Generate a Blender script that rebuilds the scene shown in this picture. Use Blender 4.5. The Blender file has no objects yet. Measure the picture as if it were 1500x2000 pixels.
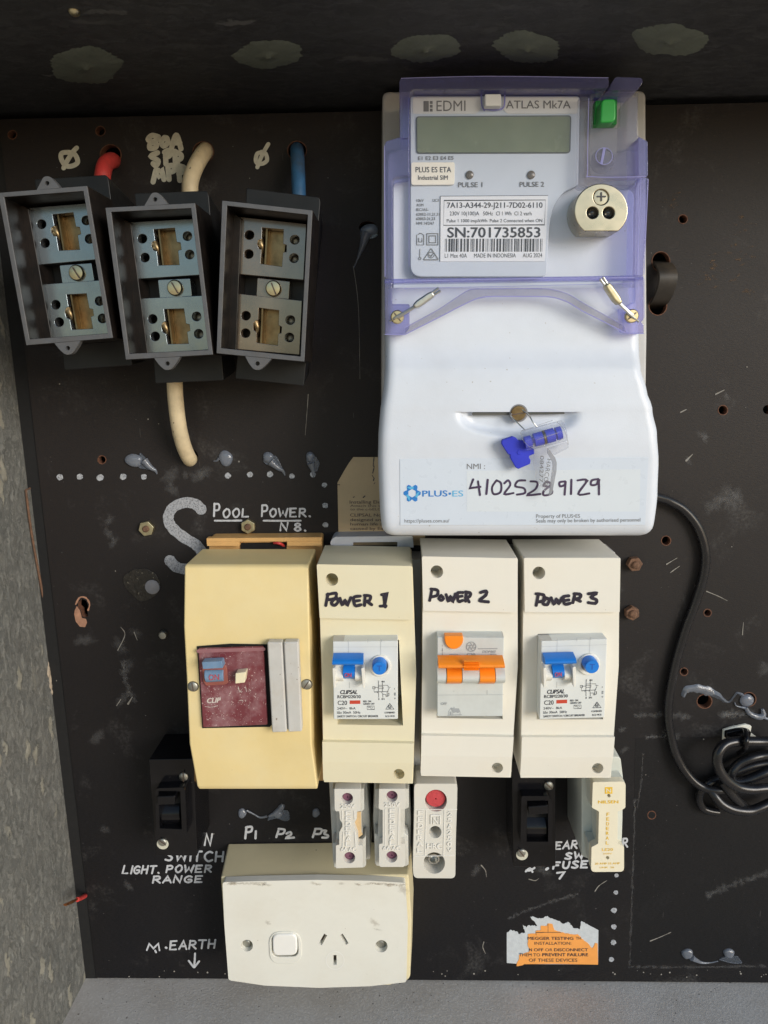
import bpy, bmesh, math, random
from mathutils import Matrix, Vector
random.seed(7)
SC = bpy.context.scene
COL = SC.collection

# ------------------------------------------------------------------ camera, world, light, exposure
F_PX, D_MM = 1386.0, 422.0
CAM_R = (Matrix.Rotation(math.radians(1.4), 3, 'Z') @ Matrix.Rotation(math.radians(90 - 11.8), 3, 'X')
         @ Matrix.Rotation(math.radians(-0.8), 3, 'Z'))
cam_data = bpy.data.cameras.new('camera')
cam_data.sensor_fit = 'VERTICAL'
cam_data.sensor_height = 24.0
cam_data.sensor_width = 18.0
cam_data.lens = F_PX / 2000.0 * 24.0
cam_data.clip_start = 0.01
cam_data.clip_end = 1000.0
cam = bpy.data.objects.new('camera', cam_data)
cam.matrix_world = Matrix.Translation((0, -D_MM / 1000.0, 0)) @ CAM_R.to_4x4()
COL.objects.link(cam)
SC.camera = cam

SUN_EL, SUN_AZ = math.radians(16), math.radians(44)      # azimuth: to the right of straight behind the camera
world = bpy.data.worlds.new('World')
SC.world = world
world.use_nodes = True
wn, wl = world.node_tree.nodes, world.node_tree.links
wn.clear()
w_out = wn.new('ShaderNodeOutputWorld')
w_bg = wn.new('ShaderNodeBackground')
w_sky = wn.new('ShaderNodeTexSky')
w_sky.sky_type = 'NISHITA'
w_sky.sun_disc = False
w_sky.sun_elevation = SUN_EL
w_sky.sun_rotation = math.pi - SUN_AZ
w_sky.dust_density = 0.6
w_sky.air_density = 1.2
w_sky.ozone_density = 2.0
w_geo = wn.new('ShaderNodeTexCoord')
w_sep = wn.new('ShaderNodeSeparateXYZ')
w_map = wn.new('ShaderNodeMapRange')
w_map.inputs['From Min'].default_value = -0.06
w_map.inputs['From Max'].default_value = 0.03
w_mix = wn.new('ShaderNodeMix')
w_mix.data_type = 'RGBA'
w_mix.inputs['A'].default_value = (3.0, 2.65, 2.2, 1)        # sunlit ground below the horizon
wl.new(w_geo.outputs['Generated'], w_sep.inputs[0])
wl.new(w_sep.outputs['Z'], w_map.inputs['Value'])
wl.new(w_map.outputs['Result'], w_mix.inputs['Factor'])
wl.new(w_sky.outputs['Color'], w_mix.inputs['B'])
wl.new(w_mix.outputs['Result'], w_bg.inputs['Color'])
w_bg.inputs['Strength'].default_value = 0.12
wl.new(w_bg.outputs[0], w_out.inputs['Surface'])

sun_data = bpy.data.lights.new('sun', 'SUN')
sun_data.energy = 1.9
sun_data.angle = math.radians(28)
sun_data.color = (1.0, 0.965, 0.92)
sun = bpy.data.objects.new('sun', sun_data)
to_sun = Vector((math.sin(SUN_AZ) * math.cos(SUN_EL), -math.cos(SUN_AZ) * math.cos(SUN_EL), math.sin(SUN_EL)))
sun.rotation_euler = to_sun.to_track_quat('Z', 'Y').to_euler()
sun.location = to_sun * 3
COL.objects.link(sun)

SC.view_settings.view_transform = 'Standard'
SC.view_settings.look = 'None'
SC.view_settings.exposure = 0.30
SC.view_settings.gamma = 1.0
SC.view_settings.use_curve_mapping = False
SC.render.engine = 'CYCLES'
SC.cycles.max_bounces = 10
SC.cycles.transparent_max_bounces = 24
SC.cycles.use_denoising = True

# ------------------------------------------------------------------ measuring: photo pixel -> board coordinates in mm
def ray(px, py):
    return CAM_R @ Vector((px - 750.0, 1000.0 - py, -F_PX))

def XZ(px, py, d):
    """x, z (mm) of the point at height d (mm) above the board that is seen at a photo pixel"""
    r = ray(px, py)
    t = (D_MM - d) / r.y
    return r.x * t, r.z * t

def V(px, py, d, at=None):
    x, z = XZ(px, py, d)
    return Vector((x, -(d if at is None else at), z)) * 0.001

def zc(ox, oy, s):
    """converter from the coordinates of an enlarged view to photo pixels"""
    return lambda *pts: [(ox + x * s, oy + y * s) for x, y in pts]

def circ(cx, cy, r, n=28, ry=None, a0=0.0, a1=2 * math.pi):
    ry = r if ry is None else ry
    m = n if abs(a1 - a0 - 2 * math.pi) < 1e-6 else n + 1
    return [(cx + r * math.cos(a0 + (a1 - a0) * i / n), cy + ry * math.sin(a0 + (a1 - a0) * i / n)) for i in range(m)]

def rnd(pts, r, n=4):
    """round the corners of a pixel polygon"""
    out = []
    k = len(pts)
    rs = (list(r) + [r[-1]] * k) if isinstance(r, (list, tuple)) else [r] * k
    for i in range(k):
        p0, p1, p2 = (Vector(pts[(i + j) % k]) for j in (-1, 0, 1))
        a, b = p0 - p1, p2 - p1
        rr = min(rs[i], a.length * .48, b.length * .48)
        if rr < 1e-6:
            out.append(tuple(p1)); continue
        a, b = p1 + a.normalized() * rr, p1 + b.normalized() * rr
        for j in range(n + 1):
            t = j / n
            out.append(tuple(a * (1 - t) ** 2 + p1 * 2 * t * (1 - t) + b * t * t))
    return out

def box_px(x0, y0, x1, y1):
    return [(x0, y0), (x1, y0), (x1, y1), (x0, y1)]

def smooth(pts, sub=6, closed=False):
    """Catmull-Rom through 2-D or 3-D points"""
    P = [Vector(p) for p in pts]
    if len(P) < 3:
        return P
    out = []
    n = len(P)
    for i in range(n if closed else n - 1):
        if closed:
            a, b, c, d = P[i - 1], P[i], P[(i + 1) % n], P[(i + 2) % n]
        else:
            a, b, c, d = P[max(i - 1, 0)], P[i], P[i + 1], P[min(i + 2, n - 1)]
        for j in range(sub):
            t = j / sub
            out.append(.5 * ((2 * b) + (c - a) * t + (2 * a - 5 * b + 4 * c - d) * t * t + (3 * b - a - 3 * c + d) * t ** 3))
    if not closed:
        out.append(P[-1])
    return out

# ------------------------------------------------------------------ mesh building (bmesh in metres, world coordinates)
EPS = [0.0]
def lift():
    EPS[0] = (EPS[0] + 0.012) % 0.16
    return EPS[0]

def mb():
    return bmesh.new()

def loop_at(bm, pts, dref, d, grow=0.0):
    c = [XZ(x, y, dref) for x, y in pts]
    if grow:
        cx = sum(p[0] for p in c) / len(c); cz = sum(p[1] for p in c) / len(c)
        hw = max(abs(p[0] - cx) for p in c); hz = max(abs(p[1] - cz) for p in c)
        c = [(cx + (x - cx) * (1 + grow / hw), cz + (z - cz) * (1 + grow / hz)) for x, z in c]
    return [bm.verts.new((x * .001, -d * .001, z * .001)) for x, z in c]

def bridge(bm, a, b):
    for i in range(len(a)):
        j = (i + 1) % len(a)
        bm.faces.new((a[i], a[j], b[j], b[i]))

def prism(bm, pts, d1, d0, dref=None, grow=0.0):
    """a solid whose front outline at height d1 is seen along pts; straight back to d0"""
    dref = d1 if dref is None else dref
    f = loop_at(bm, pts, dref, d1)
    b = loop_at(bm, pts, dref, d0, grow)
    bm.faces.new(f); bm.faces.new(b[::-1]); bridge(bm, f, b)
    return bm

def plate(bm, outer, holes, d1, d0, dref=None, hole_mat=None):
    """a solid plate with holes right through it"""
    dref = d1 if dref is None else dref
    t = bmesh.new()
    sides = []
    for d in (d1, d0):
        loops = [loop_at(t, o, dref, d) for o in [outer] + holes]
        edges = [t.edges.new((l[i], l[(i + 1) % len(l)])) for l in loops for i in range(len(l))]
        bmesh.ops.triangle_fill(t, use_beauty=True, use_dissolve=False, edges=edges, normal=(0, -1, 0))
        sides.append(loops)
    for k, (a, b) in enumerate(zip(*sides)):
        for i in range(len(a)):
            j = (i + 1) % len(a)
            fc = t.faces.new((a[i], a[j], b[j], b[i]))
            if hole_mat and k > 0:
                fc.material_index = hole_mat
    bmesh.ops.recalc_face_normals(t, faces=t.faces)
    me = bpy.data.meshes.new('tmp'); t.to_mesh(me); t.free(); bm.from_mesh(me); bpy.data.meshes.remove(me)
    return bm

def profile(bm, rows, back, w0=None):
    """a solid lofted down the picture: rows = (xl, xr, y, depth) at the front; straight back to `back`"""
    fr, bk = [], []
    for xl, xr, y, d in rows:
        a, b = V(xl, y, d), V(xr, y, d)
        fr.append((bm.verts.new(a), bm.verts.new(b)))
        bk.append((bm.verts.new((a.x, -back * .001, a.z)), bm.verts.new((b.x, -back * .001, b.z))))
    for i in range(len(rows) - 1):
        bm.faces.new((fr[i][0], fr[i + 1][0], fr[i + 1][1], fr[i][1]))
        bm.faces.new((bk[i][1], bk[i + 1][1], bk[i + 1][0], bk[i][0]))
        bm.faces.new((fr[i][0], bk[i][0], bk[i + 1][0], fr[i + 1][0]))
        bm.faces.new((fr[i][1], fr[i + 1][1], bk[i + 1][1], bk[i][1]))
    bm.faces.new((fr[0][0], fr[0][1], bk[0][1], bk[0][0]))
    bm.faces.new((fr[-1][1], fr[-1][0], bk[-1][0], bk[-1][1]))
    return bm

def arcblock(bm, quad, d0, d1, n=10, dref=None, e=1.0):
    """a block that bulges like a barrel lying across: quad = TL, TR, BR, BL pixels at height dref"""
    dref = d0 if dref is None else dref
    tl, tr, br, bl = quad
    L, R, LB, RB = [], [], [], []
    for i in range(n + 1):
        t = i / n
        a = math.sin(math.pi * t) ** e
        d = d0 + (d1 - d0) * a
        for S, SB, p, q in ((L, LB, tl, bl), (R, RB, tr, br)):
            x, z = XZ(p[0] + (q[0] - p[0]) * t, p[1] + (q[1] - p[1]) * t, dref)
            S.append(bm.verts.new((x * .001, -d * .001, z * .001)))
            SB.append(bm.verts.new((x * .001, -(d0 - .5) * .001, z * .001)))
    for i in range(n):
        bm.faces.new((L[i], L[i + 1], R[i + 1], R[i]))
        bm.faces.new((RB[i], RB[i + 1], LB[i + 1], LB[i]))
        bm.faces.new((L[i], LB[i], LB[i + 1], L[i + 1]))
        bm.faces.new((R[i], R[i + 1], RB[i + 1], RB[i]))
    bm.faces.new((L[0], R[0], RB[0], LB[0])); bm.faces.new((R[-1], L[-1], LB[-1], RB[-1]))
    return bm

def tube(bm, pts, r, n=14, sub=7, caps=True, sm=True):
    """round bar through 3-D points (metres); r in mm or list of r per input point"""
    P = smooth(pts, sub) if sm else [Vector(p) for p in pts]
    if isinstance(r, (list, tuple)):
        m = len(r) - 1
        R = []
        for i in range(len(P)):
            t = i / (len(P) - 1) * m; k = min(int(t), m - 1)
            R.append(r[k] + (r[k + 1] - r[k]) * (t - k))
    else:
        R = [r] * len(P)
    up = Vector((0, -1, 0.001))
    rings = []
    prev = None
    for i, p in enumerate(P):
        t = (P[min(i + 1, len(P) - 1)] - P[max(i - 1, 0)]).normalized()
        if prev is None:
            u = t.cross(up if abs(t.dot(up)) < .9 else Vector((1, 0, 0))).normalized()
        else:
            u = (prev - t * prev.dot(t)).normalized()
        prev = u
        v = t.cross(u)
        rings.append([bm.verts.new(p + (u * math.cos(2 * math.pi * k / n) + v * math.sin(2 * math.pi * k / n)) * R[i] * .001) for k in range(n)])
    for a, b in zip(rings, rings[1:]):
        bridge(bm, a, b)
    if caps:
        bm.faces.new(rings[0][::-1]); bm.faces.new(rings[-1])
    return bm

def lathe(bm, px, py, prof, dref, n=28, sx=1.0):
    """turned shape standing on the board: prof = (radius mm, height mm)"""
    cx, cz = XZ(px, py, dref)
    rings = []
    for r, d in prof:
        if r < 1e-6:
            rings.append([bm.verts.new((cx * .001, -d * .001, cz * .001))])
        else:
            rings.append([bm.verts.new(((cx + r * sx * math.cos(2 * math.pi * k / n)) * .001, -d * .001, (cz + r * math.sin(2 * math.pi * k / n)) * .001)) for k in range(n)])
    for a, b in zip(rings, rings[1:]):
        if len(a) == 1 and len(b) == 1: continue
        for k in range(n):
            j = (k + 1) % n
            if len(a) == 1: bm.faces.new((a[0], b[j], b[k]))
            elif len(b) == 1: bm.faces.new((a[k], a[j], b[0]))
            else: bm.faces.new((a[k], a[j], b[j], b[k]))
    if len(rings[0]) > 1: bm.faces.new(rings[0][::-1])
    if len(rings[-1]) > 1: bm.faces.new(rings[-1])
    return bm

def stroke(bm, pts, w, d, sub=5, closed=False, sm=True, taper=None, rough=0.0):
    """flat painted or inked line of width w (px) lying at height d"""
    d = d + lift()
    P = smooth(pts, sub, closed) if sm else [Vector(p) for p in pts]
    Q = [P[0]]
    for p in P[1:]:
        if (p - Q[-1]).length > .05: Q.append(p)
    P = Q
    n = len(P)
    L, R = [], []
    d0_ = d
    for i in range(n):
        d = d0_ + i * .002
        a = P[i - 1] if (i > 0 or closed) else P[i]
        b = P[(i + 1) % n] if (i < n - 1 or closed) else P[i]
        t = (b - a)
        t = t.normalized() if t.length > 1e-6 else Vector((1, 0))
        nn = Vector((-t.y, t.x))
        k = 1.0
        if 0 < i < n - 1 or closed:
            t1 = (P[i] - a)
            if t1.length > 1e-6:
                c = max(.55, abs(t1.normalized().dot(t)))
                k = 1 / c
        ww = w * .5 * k * (1 + rough * random.uniform(-1, 1))
        if taper: ww *= taper[0] + (taper[1] - taper[0]) * i / max(n - 1, 1)
        L.append(bm.verts.new(V(*(P[i] + nn * ww), d))); R.append(bm.verts.new(V(*(P[i] - nn * ww), d)))
    m = n if closed else n - 1
    for i in range(m):
        j = (i + 1) % n
        bm.faces.new((L[i], R[i], R[j], L[j]))
    if not closed and n > 1:
        for e, o, l, r, tp in ((P[0], P[1], L[0], R[0], 0), (P[-1], P[-2], L[-1], R[-1], 1)):
            t = (e - o).normalized(); nn = Vector((-t.y, t.x)) * w * .5 * ((taper[tp]) if taper else 1)
            cap = [bm.verts.new(V(*(e + nn * math.cos(a) + t * w * .5 * math.sin(a)), d)) for a in (math.pi * k / 6 for k in range(1, 6))]
            a0, a1 = (l, r) if tp else (r, l)
            try: bm.faces.new([a0] + cap + [a1])
            except ValueError: pass
    return bm

_tc = bpy.data.curves.new('type', 'FONT')
_to = bpy.data.objects.new('type', _tc)
def text(bm, s, x0, y0, x1, y1, h, d, bold=0.0, shear=0.0, warp=None):
    """printed line: baseline from (x0,y0) to (x1,y1) px, capitals h px high, at height d; bold strikes twice"""
    _tc.body = s; _tc.size = 1.0; _tc.offset = 0; _tc.resolution_u = 3
    me = _to.to_mesh()
    if len(me.vertices):
        xs = [v.co.x for v in me.vertices]
        a, b = min(xs), max(xs)
        k_ = bold * h * 1.1
        for sx, sy in (((0, 0),) if not bold else ((-k_, -k_ * .4), (k_, k_ * .4)) if bold < .03 else ((-k_, -k_ * .5), (0, k_ * .5), (k_, -k_ * .2))):
            vs = []
            dd = d + lift() * .5
            for v in me.vertices:
                t = (v.co.x - a) / (b - a)
                k = v.co.y / .69
                px = x0 + (x1 - x0) * t + k * h * shear + sx
                py = y0 + (y1 - y0) * t - k * h + sy
                vs.append(bm.verts.new(warp(t, k) if warp else V(px, py, dd)))
            for p in me.polygons:
                try: bm.faces.new([vs[q] for q in p.vertices])
                except ValueError: pass
    _to.to_mesh_clear()
    return bm

def vtext(bm, s, x, y0, y1, w, h, d, bold=0.0, x2=None):
    """letters stacked one under the other, centred on x"""
    n = len(s)
    for i, c in enumerate(s):
        yb = y0 + (y1 - y0) * (i + .5) / n + h / 2
        xx = x + ((x2 if x2 is not None else x) - x) * i / max(n - 1, 1)
        ww = w * (.25 if c in 'I1' else 1)
        text(bm, c, xx - ww / 2, yb, xx + ww / 2, yb, h, d, bold)
    return bm

HAND = {
 'A': [[(0, 1), (.36, 0), (.72, 1)], [(.14, .64), (.6, .62)]],
 'C': [[(.68, .12), (.4, 0), (.08, .3), (.06, .7), (.34, 1), (.7, .88)]],
 'D': [[(.05, 0), (.05, 1)], [(.05, .02), (.5, .1), (.66, .5), (.45, .9), (.02, 1)]],
 'E': [[(.62, 0), (.06, .02), (.04, 1), (.64, .98)], [(.06, .5), (.5, .48)]],
 'F': [[(.62, 0), (.06, .02), (.02, 1)], [(.06, .48), (.5, .46)]],
 'G': [[(.66, .14), (.38, 0), (.08, .3), (.08, .75), (.36, 1), (.66, .84), (.64, .56), (.36, .56)]],
 'H': [[(.06, 0), (.02, 1)], [(.66, 0), (.62, 1)], [(.04, .5), (.64, .48)]],
 'I': [[(.12, 0), (.08, 1)]],
 'L': [[(.08, 0), (.03, 1), (.6, .97)]],
 'M': [[(0, 1), (.12, 0), (.4, .7), (.68, 0), (.8, 1)]],
 'N': [[(.02, 1), (.08, 0), (.6, 1), (.68, 0)]],
 'O': [[(.34, 0), (.05, .4), (.15, .9), (.4, 1), (.66, .6), (.58, .12), (.34, 0)]],
 'P': [[(.06, 1), (.1, 0)], [(.08, .03), (.5, .03), (.64, .25), (.5, .5), (.08, .56)]],
 'R': [[(.04, 1), (.08, 0)], [(.06, .03), (.5, .03), (.62, .25), (.48, .46), (.08, .52)], [(.26, .52), (.68, 1)]],
 'S': [[(.62, .1), (.36, 0), (.1, .22), (.34, .48), (.6, .72), (.4, 1), (.04, .92)]],
 'T': [[(0, .02), (.7, 0)], [(.36, 0), (.32, 1)]],
 'U': [[(.06, 0), (.08, .75), (.34, 1), (.6, .75), (.66, 0)]],
 'V': [[(.02, 0), (.32, 1), (.66, 0)]],
 'W': [[(0, 0), (.18, 1), (.42, .3), (.64, 1), (.86, 0)]],
 'Z': [[(.04, .02), (.64, .02), (.04, 1), (.68, .98)]],
 '0': [[(.34, 0), (.06, .4), (.16, .9), (.4, 1), (.64, .6), (.56, .12), (.34, 0)]],
 '1': [[(.2, 0), (.18, 1)]],
 '2': [[(.06, .2), (.3, 0), (.58, .2), (.42, .55), (.04, 1), (.7, .95)]],
 '3': [[(.08, .05), (.5, .05), (.6, .25), (.3, .45), (.62, .7), (.4, 1), (.02, .92)]],
 '4': [[(.3, 0), (.02, .62), (.66, .58)], [(.5, .3), (.44, 1)]],
 '5': [[(.62, 0), (.2, .03), (.1, .42), (.5, .46), (.62, .75), (.36, 1), (.04, .92)]],
 '7': [[(.04, .03), (.64, 0), (.24, 1)]],
 '8': [[(.4, .48), (.1, .25), (.34, 0), (.58, .2), (.3, .5), (.05, .78), (.32, 1), (.62, .78), (.4, .48)]],
 '9': [[(.6, .2), (.3, 0), (.06, .25), (.3, .5), (.6, .25), (.62, .1), (.56, 1)]],
 '.': [[(.1, .94), (.16, .98)]],
 '&': [[(.66, 1), (.1, .3), (.3, 0), (.46, .25), (.04, .7), (.25, 1), (.66, .55)]],
}
def hand(bm, s, x0, y0, x1, y1, h, w, d, slant=.0, jit=.03, wide=None, sub=5):
    """handwritten capitals from (x0,y0) to (x1,y1) along the baseline"""
    adv = [(.42 if c == ' ' else .3 if c in 'I1.' else .98 if c in 'WM' else .82) for c in s]
    tot = sum(adv)
    x = 0.0
    for c, a in zip(s, adv):
        t = x / tot
        bx, by = x0 + (x1 - x0) * t, y0 + (y1 - y0) * t
        cw = (x1 - x0) * a / tot * .74
        rng = (.8 if c in 'WM' else .22 if c in 'I1.' else .7)
        hh = h * (1 + random.uniform(-1, 1) * jit * 1.5)
        for st in HAND.get(c, []):
            pts = [(bx + u / rng * cw + (1 - v) * hh * slant + random.uniform(-1, 1) * jit * h * .5,
                    by - (1 - v) * hh + random.uniform(-1, 1) * jit * h * .5) for u, v in st]
            stroke(bm, pts, w, d, sub=sub, sm=c not in 'AEFHILMNTVWZ147' , rough=.06)
        x += a
    return bm

def smudge(name, spots, m, parent, d=.14):
    """patches of dust or dirt: densest in the middle, thinning to nothing; spots = (x, y, rx, ry, angle) px"""
    bm = mb()
    lay = bm.verts.layers.float.new('cover')
    for x, y, rx, ry, an in spots:
        rx = max(rx, ry * .9)
        n = 20; dd = d + lift(); k0 = random.uniform(0, 6)
        c = bm.verts.new(V(x, y, dd)); c[lay] = 1.0
        r0 = []
        for s, cv in ((.5, .62), (1.0, 0.0)):
            r1_ = []
            for k in range(n):
                a = 2 * math.pi * k / n
                w = s * (1 + .3 * math.sin(2 * a + k0) + .18 * math.sin(5 * a + 2 * k0))
                u, v = rx * w * math.cos(a), ry * w * math.sin(a)
                q = bm.verts.new(V(x + u * math.cos(an) - v * math.sin(an), y + u * math.sin(an) + v * math.cos(an), dd)); q[lay] = cv
                r1_.append(q)
            if r0: bridge(bm, r0, r1_)
            else:
                for k in range(n): bm.faces.new((c, r1_[k], r1_[(k + 1) % n]))
            r0 = r1_
    return obj(name, bm, m, parent)

ORG = {}
def thing(name, label, cat, at, group=None):
    o = bpy.data.objects.new(name, None)
    o.empty_display_size = .01
    o.location = at
    COL.objects.link(o)
    o['label'] = label; o['category'] = cat
    if group: o['group'] = group
    ORG[o.name] = Vector(at)
    return o

def obj(name, bm, m, parent=None, bev=0.0, seg=2, ang=38, kind=None, label=None, cat=None, group=None, flat=False, recalc=True, sharp=40):
    if recalc: bmesh.ops.recalc_face_normals(bm, faces=bm.faces)
    if parent is not None:
        org = ORG[parent.name]
    elif kind == 'structure':
        org = Vector((0, 0, 0))
    else:
        n = max(len(bm.verts), 1)
        lo = [min(v.co[k] for v in bm.verts) for k in range(3)]; hi = [max(v.co[k] for v in bm.verts) for k in range(3)]
        org = Vector(((lo[0] + hi[0]) / 2, hi[1], (lo[2] + hi[2]) / 2))
    bmesh.ops.translate(bm, verts=bm.verts, vec=-org)
    me = bpy.data.meshes.new(name)
    bm.to_mesh(me); bm.free()
    for mm in (m if isinstance(m, (list, tuple)) else [m]):
        me.materials.append(mm)
    if not flat:
        me.polygons.foreach_set('use_smooth', [True] * len(me.polygons))
        me.set_sharp_from_angle(angle=math.radians(sharp))
    o = bpy.data.objects.new(name, me)
    COL.objects.link(o)
    ORG[o.name] = org
    if parent is not None:
        o.parent = parent
    else:
        o.location = org
    if bev:
        b = o.modifiers.new('bevel', 'BEVEL')
        b.width = bev * .001; b.segments = seg; b.limit_method = 'ANGLE'; b.angle_limit = math.radians(ang); b.harden_normals = True
    if kind: o['kind'] = kind
    if label: o['label'] = label
    if cat: o['category'] = cat
    if group: o['group'] = group
    return o

def copy_tree(o, parent=None):
    c = o.copy()
    COL.objects.link(c)
    if parent is not None: c.parent = parent
    for ch in list(o.children):
        copy_tree(ch, c)
    ORG[c.name] = ORG.get(o.name, Vector())
    return c

# ------------------------------------------------------------------ materials
def new_mat(name):
    m = bpy.data.materials.new(name)
    m.use_nodes = True
    nt = m.node_tree
    nt.nodes.clear()
    out = nt.nodes.new('ShaderNodeOutputMaterial')
    return m, nt.nodes, nt.links, out

def node(ns, t, **kw):
    n = ns.new(t)
    for k, v in kw.items():
        if k in n.inputs: n.inputs[k].default_value = v
        else: setattr(n, k, v)
    return n

def noise(ns, ls, vec, scale, detail=4, rough=.6, dist=0.0):
    n = node(ns, 'ShaderNodeTexNoise', Scale=scale, Detail=detail, Roughness=rough, Distortion=dist)
    ls.new(vec, n.inputs['Vector'])
    return n.outputs['Fac']

def ramp(ns, ls, fac, lo, hi):
    n = node(ns, 'ShaderNodeMapRange')
    n.inputs['From Min'].default_value = lo; n.inputs['From Max'].default_value = hi
    ls.new(fac, n.inputs['Value'])
    return n.outputs['Result']

def mixc(ns, ls, fac, a, b):
    n = node(ns, 'ShaderNodeMix', data_type='RGBA')
    for s, v in (('A', a), ('B', b)):
        if isinstance(v, tuple): n.inputs[s].default_value = (*v[:3], 1)
        else: ls.new(v, n.inputs[s])
    if isinstance(fac, (int, float)): n.inputs['Factor'].default_value = fac
    else: ls.new(fac, n.inputs['Factor'])
    return n.outputs['Result']

def mul(ns, ls, a, b):
    n = node(ns, 'ShaderNodeMath', operation='MULTIPLY')
    for i, v in enumerate((a, b)):
        if isinstance(v, (int, float)): n.inputs[i].default_value = v
        else: ls.new(v, n.inputs[i])
    return n.outputs[0]

def pm(name, col, rough=.45, metal=0.0, var=.06, vscale=90, bump=.0, bscale=900, spots=None, haze=None, spec=.5, coat=0.0, coat_ior=1.5, tint=None):
    """plain procedural surface: colour that wanders a little, fine bumps, spots of dirt (colour, amount, scale), blotches (colour, strength, scale)"""
    m, ns, ls, out = new_mat(name)
    b = node(ns, 'ShaderNodeBsdfPrincipled', Roughness=rough, Metallic=metal)
    b.inputs['Specular IOR Level'].default_value = spec
    b.inputs['Coat Weight'].default_value = coat
    b.inputs['Coat IOR'].default_value = coat_ior
    if tint:
        b.inputs['Specular Tint'].default_value = (*tint, 1); b.inputs['IOR'].default_value = 2.2
    b.inputs['Coat Roughness'].default_value = .12
    tc = ns.new('ShaderNodeTexCoord').outputs['Object']
    nz = noise(ns, ls, tc, vscale, 5)
    c = mixc(ns, ls, ramp(ns, ls, nz, .3, .7), tuple(x * (1 - var) for x in col), tuple(min(1, x * (1 + var)) for x in col))
    if haze:
        hc, hs, hscale = haze
        h = ramp(ns, ls, noise(ns, ls, tc, hscale, 6, .65), .45, .75)
        c = mixc(ns, ls, mul(ns, ls, h, hs), c, hc)
    if spots:
        sc_, am, ss = spots
        s = ramp(ns, ls, noise(ns, ls, tc, ss, 3, .5), 1 - am, 1 - am + .03)
        c = mixc(ns, ls, mul(ns, ls, s, .8), c, sc_)
    ls.new(c, b.inputs['Base Color'])
    rr = ramp(ns, ls, noise(ns, ls, tc, vscale * 2.3, 4), .2, .8)
    mr = node(ns, 'ShaderNodeMapRange'); mr.inputs['To Min'].default_value = max(0.02, rough - .07); mr.inputs['To Max'].default_value = min(1, rough + .07)
    ls.new(rr, mr.inputs['Value']); ls.new(mr.outputs['Result'], b.inputs['Roughness'])
    if bump:
        bp = node(ns, 'ShaderNodeBump', Strength=1.0, Distance=bump * .001)
        ls.new(noise(ns, ls, tc, bscale, 3), bp.inputs['Height'])
        ls.new(bp.outputs[0], b.inputs['Normal'])
    ls.new(b.outputs[0], out.inputs['Surface'])
    return m

def clear_mat(name, tint, gloss=.9, body=None, body_amt=0.0, rough=.05, bump=0.0):
    """thin clear plastic sheet: what is behind shows through, its skin reflects"""
    m, ns, ls, out = new_mat(name)
    tr = node(ns, 'ShaderNodeBsdfTransparent'); tr.inputs['Color'].default_value = (*tint, 1)
    gl = node(ns, 'ShaderNodeBsdfGlossy', Roughness=rough)
    lw = node(ns, 'ShaderNodeLayerWeight', Blend=.5)
    pw = node(ns, 'ShaderNodeMath', operation='POWER'); pw.inputs[1].default_value = 4.0
    ls.new(lw.outputs['Facing'], pw.inputs[0])
    fr = node(ns, 'ShaderNodeMath', operation='MULTIPLY_ADD', use_clamp=True); fr.inputs[1].default_value = .5; fr.inputs[2].default_value = .04
    ls.new(pw.outputs[0], fr.inputs[0])
    last = tr.outputs[0]
    if body:
        df = node(ns, 'ShaderNodeBsdfDiffuse'); df.inputs['Color'].default_value = (*body, 1)
        tl = node(ns, 'ShaderNodeBsdfTranslucent'); tl.inputs['Color'].default_value = (*body, 1)
        mx0 = node(ns, 'ShaderNodeMixShader'); mx0.inputs[0].default_value = .5
        ls.new(df.outputs[0], mx0.inputs[1]); ls.new(tl.outputs[0], mx0.inputs[2])
        mx = node(ns, 'ShaderNodeMixShader')
        tc = ns.new('ShaderNodeTexCoord').outputs['Object']
        mr = node(ns, 'ShaderNodeMapRange'); mr.inputs['To Min'].default_value = body_amt * .75; mr.inputs['To Max'].default_value = min(1, body_amt * 1.25)
        ls.new(noise(ns, ls, tc, 120, 3), mr.inputs['Value'])
        ls.new(mr.outputs['Result'], mx.inputs[0]); ls.new(last, mx.inputs[1]); ls.new(mx0.outputs[0], mx.inputs[2])
        last = mx.outputs[0]
    if bump:
        bp = node(ns, 'ShaderNodeBump', Strength=1.0, Distance=bump * .001)
        tc2 = ns.new('ShaderNodeTexCoord').outputs['Object']
        ls.new(noise(ns, ls, tc2, 700, 3), bp.inputs['Height'])
        ls.new(bp.outputs[0], gl.inputs['Normal'])
    mx2 = node(ns, 'ShaderNodeMixShader')
    ls.new(mul(ns, ls, fr.outputs[0], gloss), mx2.inputs[0]); ls.new(last, mx2.inputs[1]); ls.new(gl.outputs[0], mx2.inputs[2])
    ls.new(mx2.outputs[0], out.inputs['Surface'])
    return m

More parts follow.
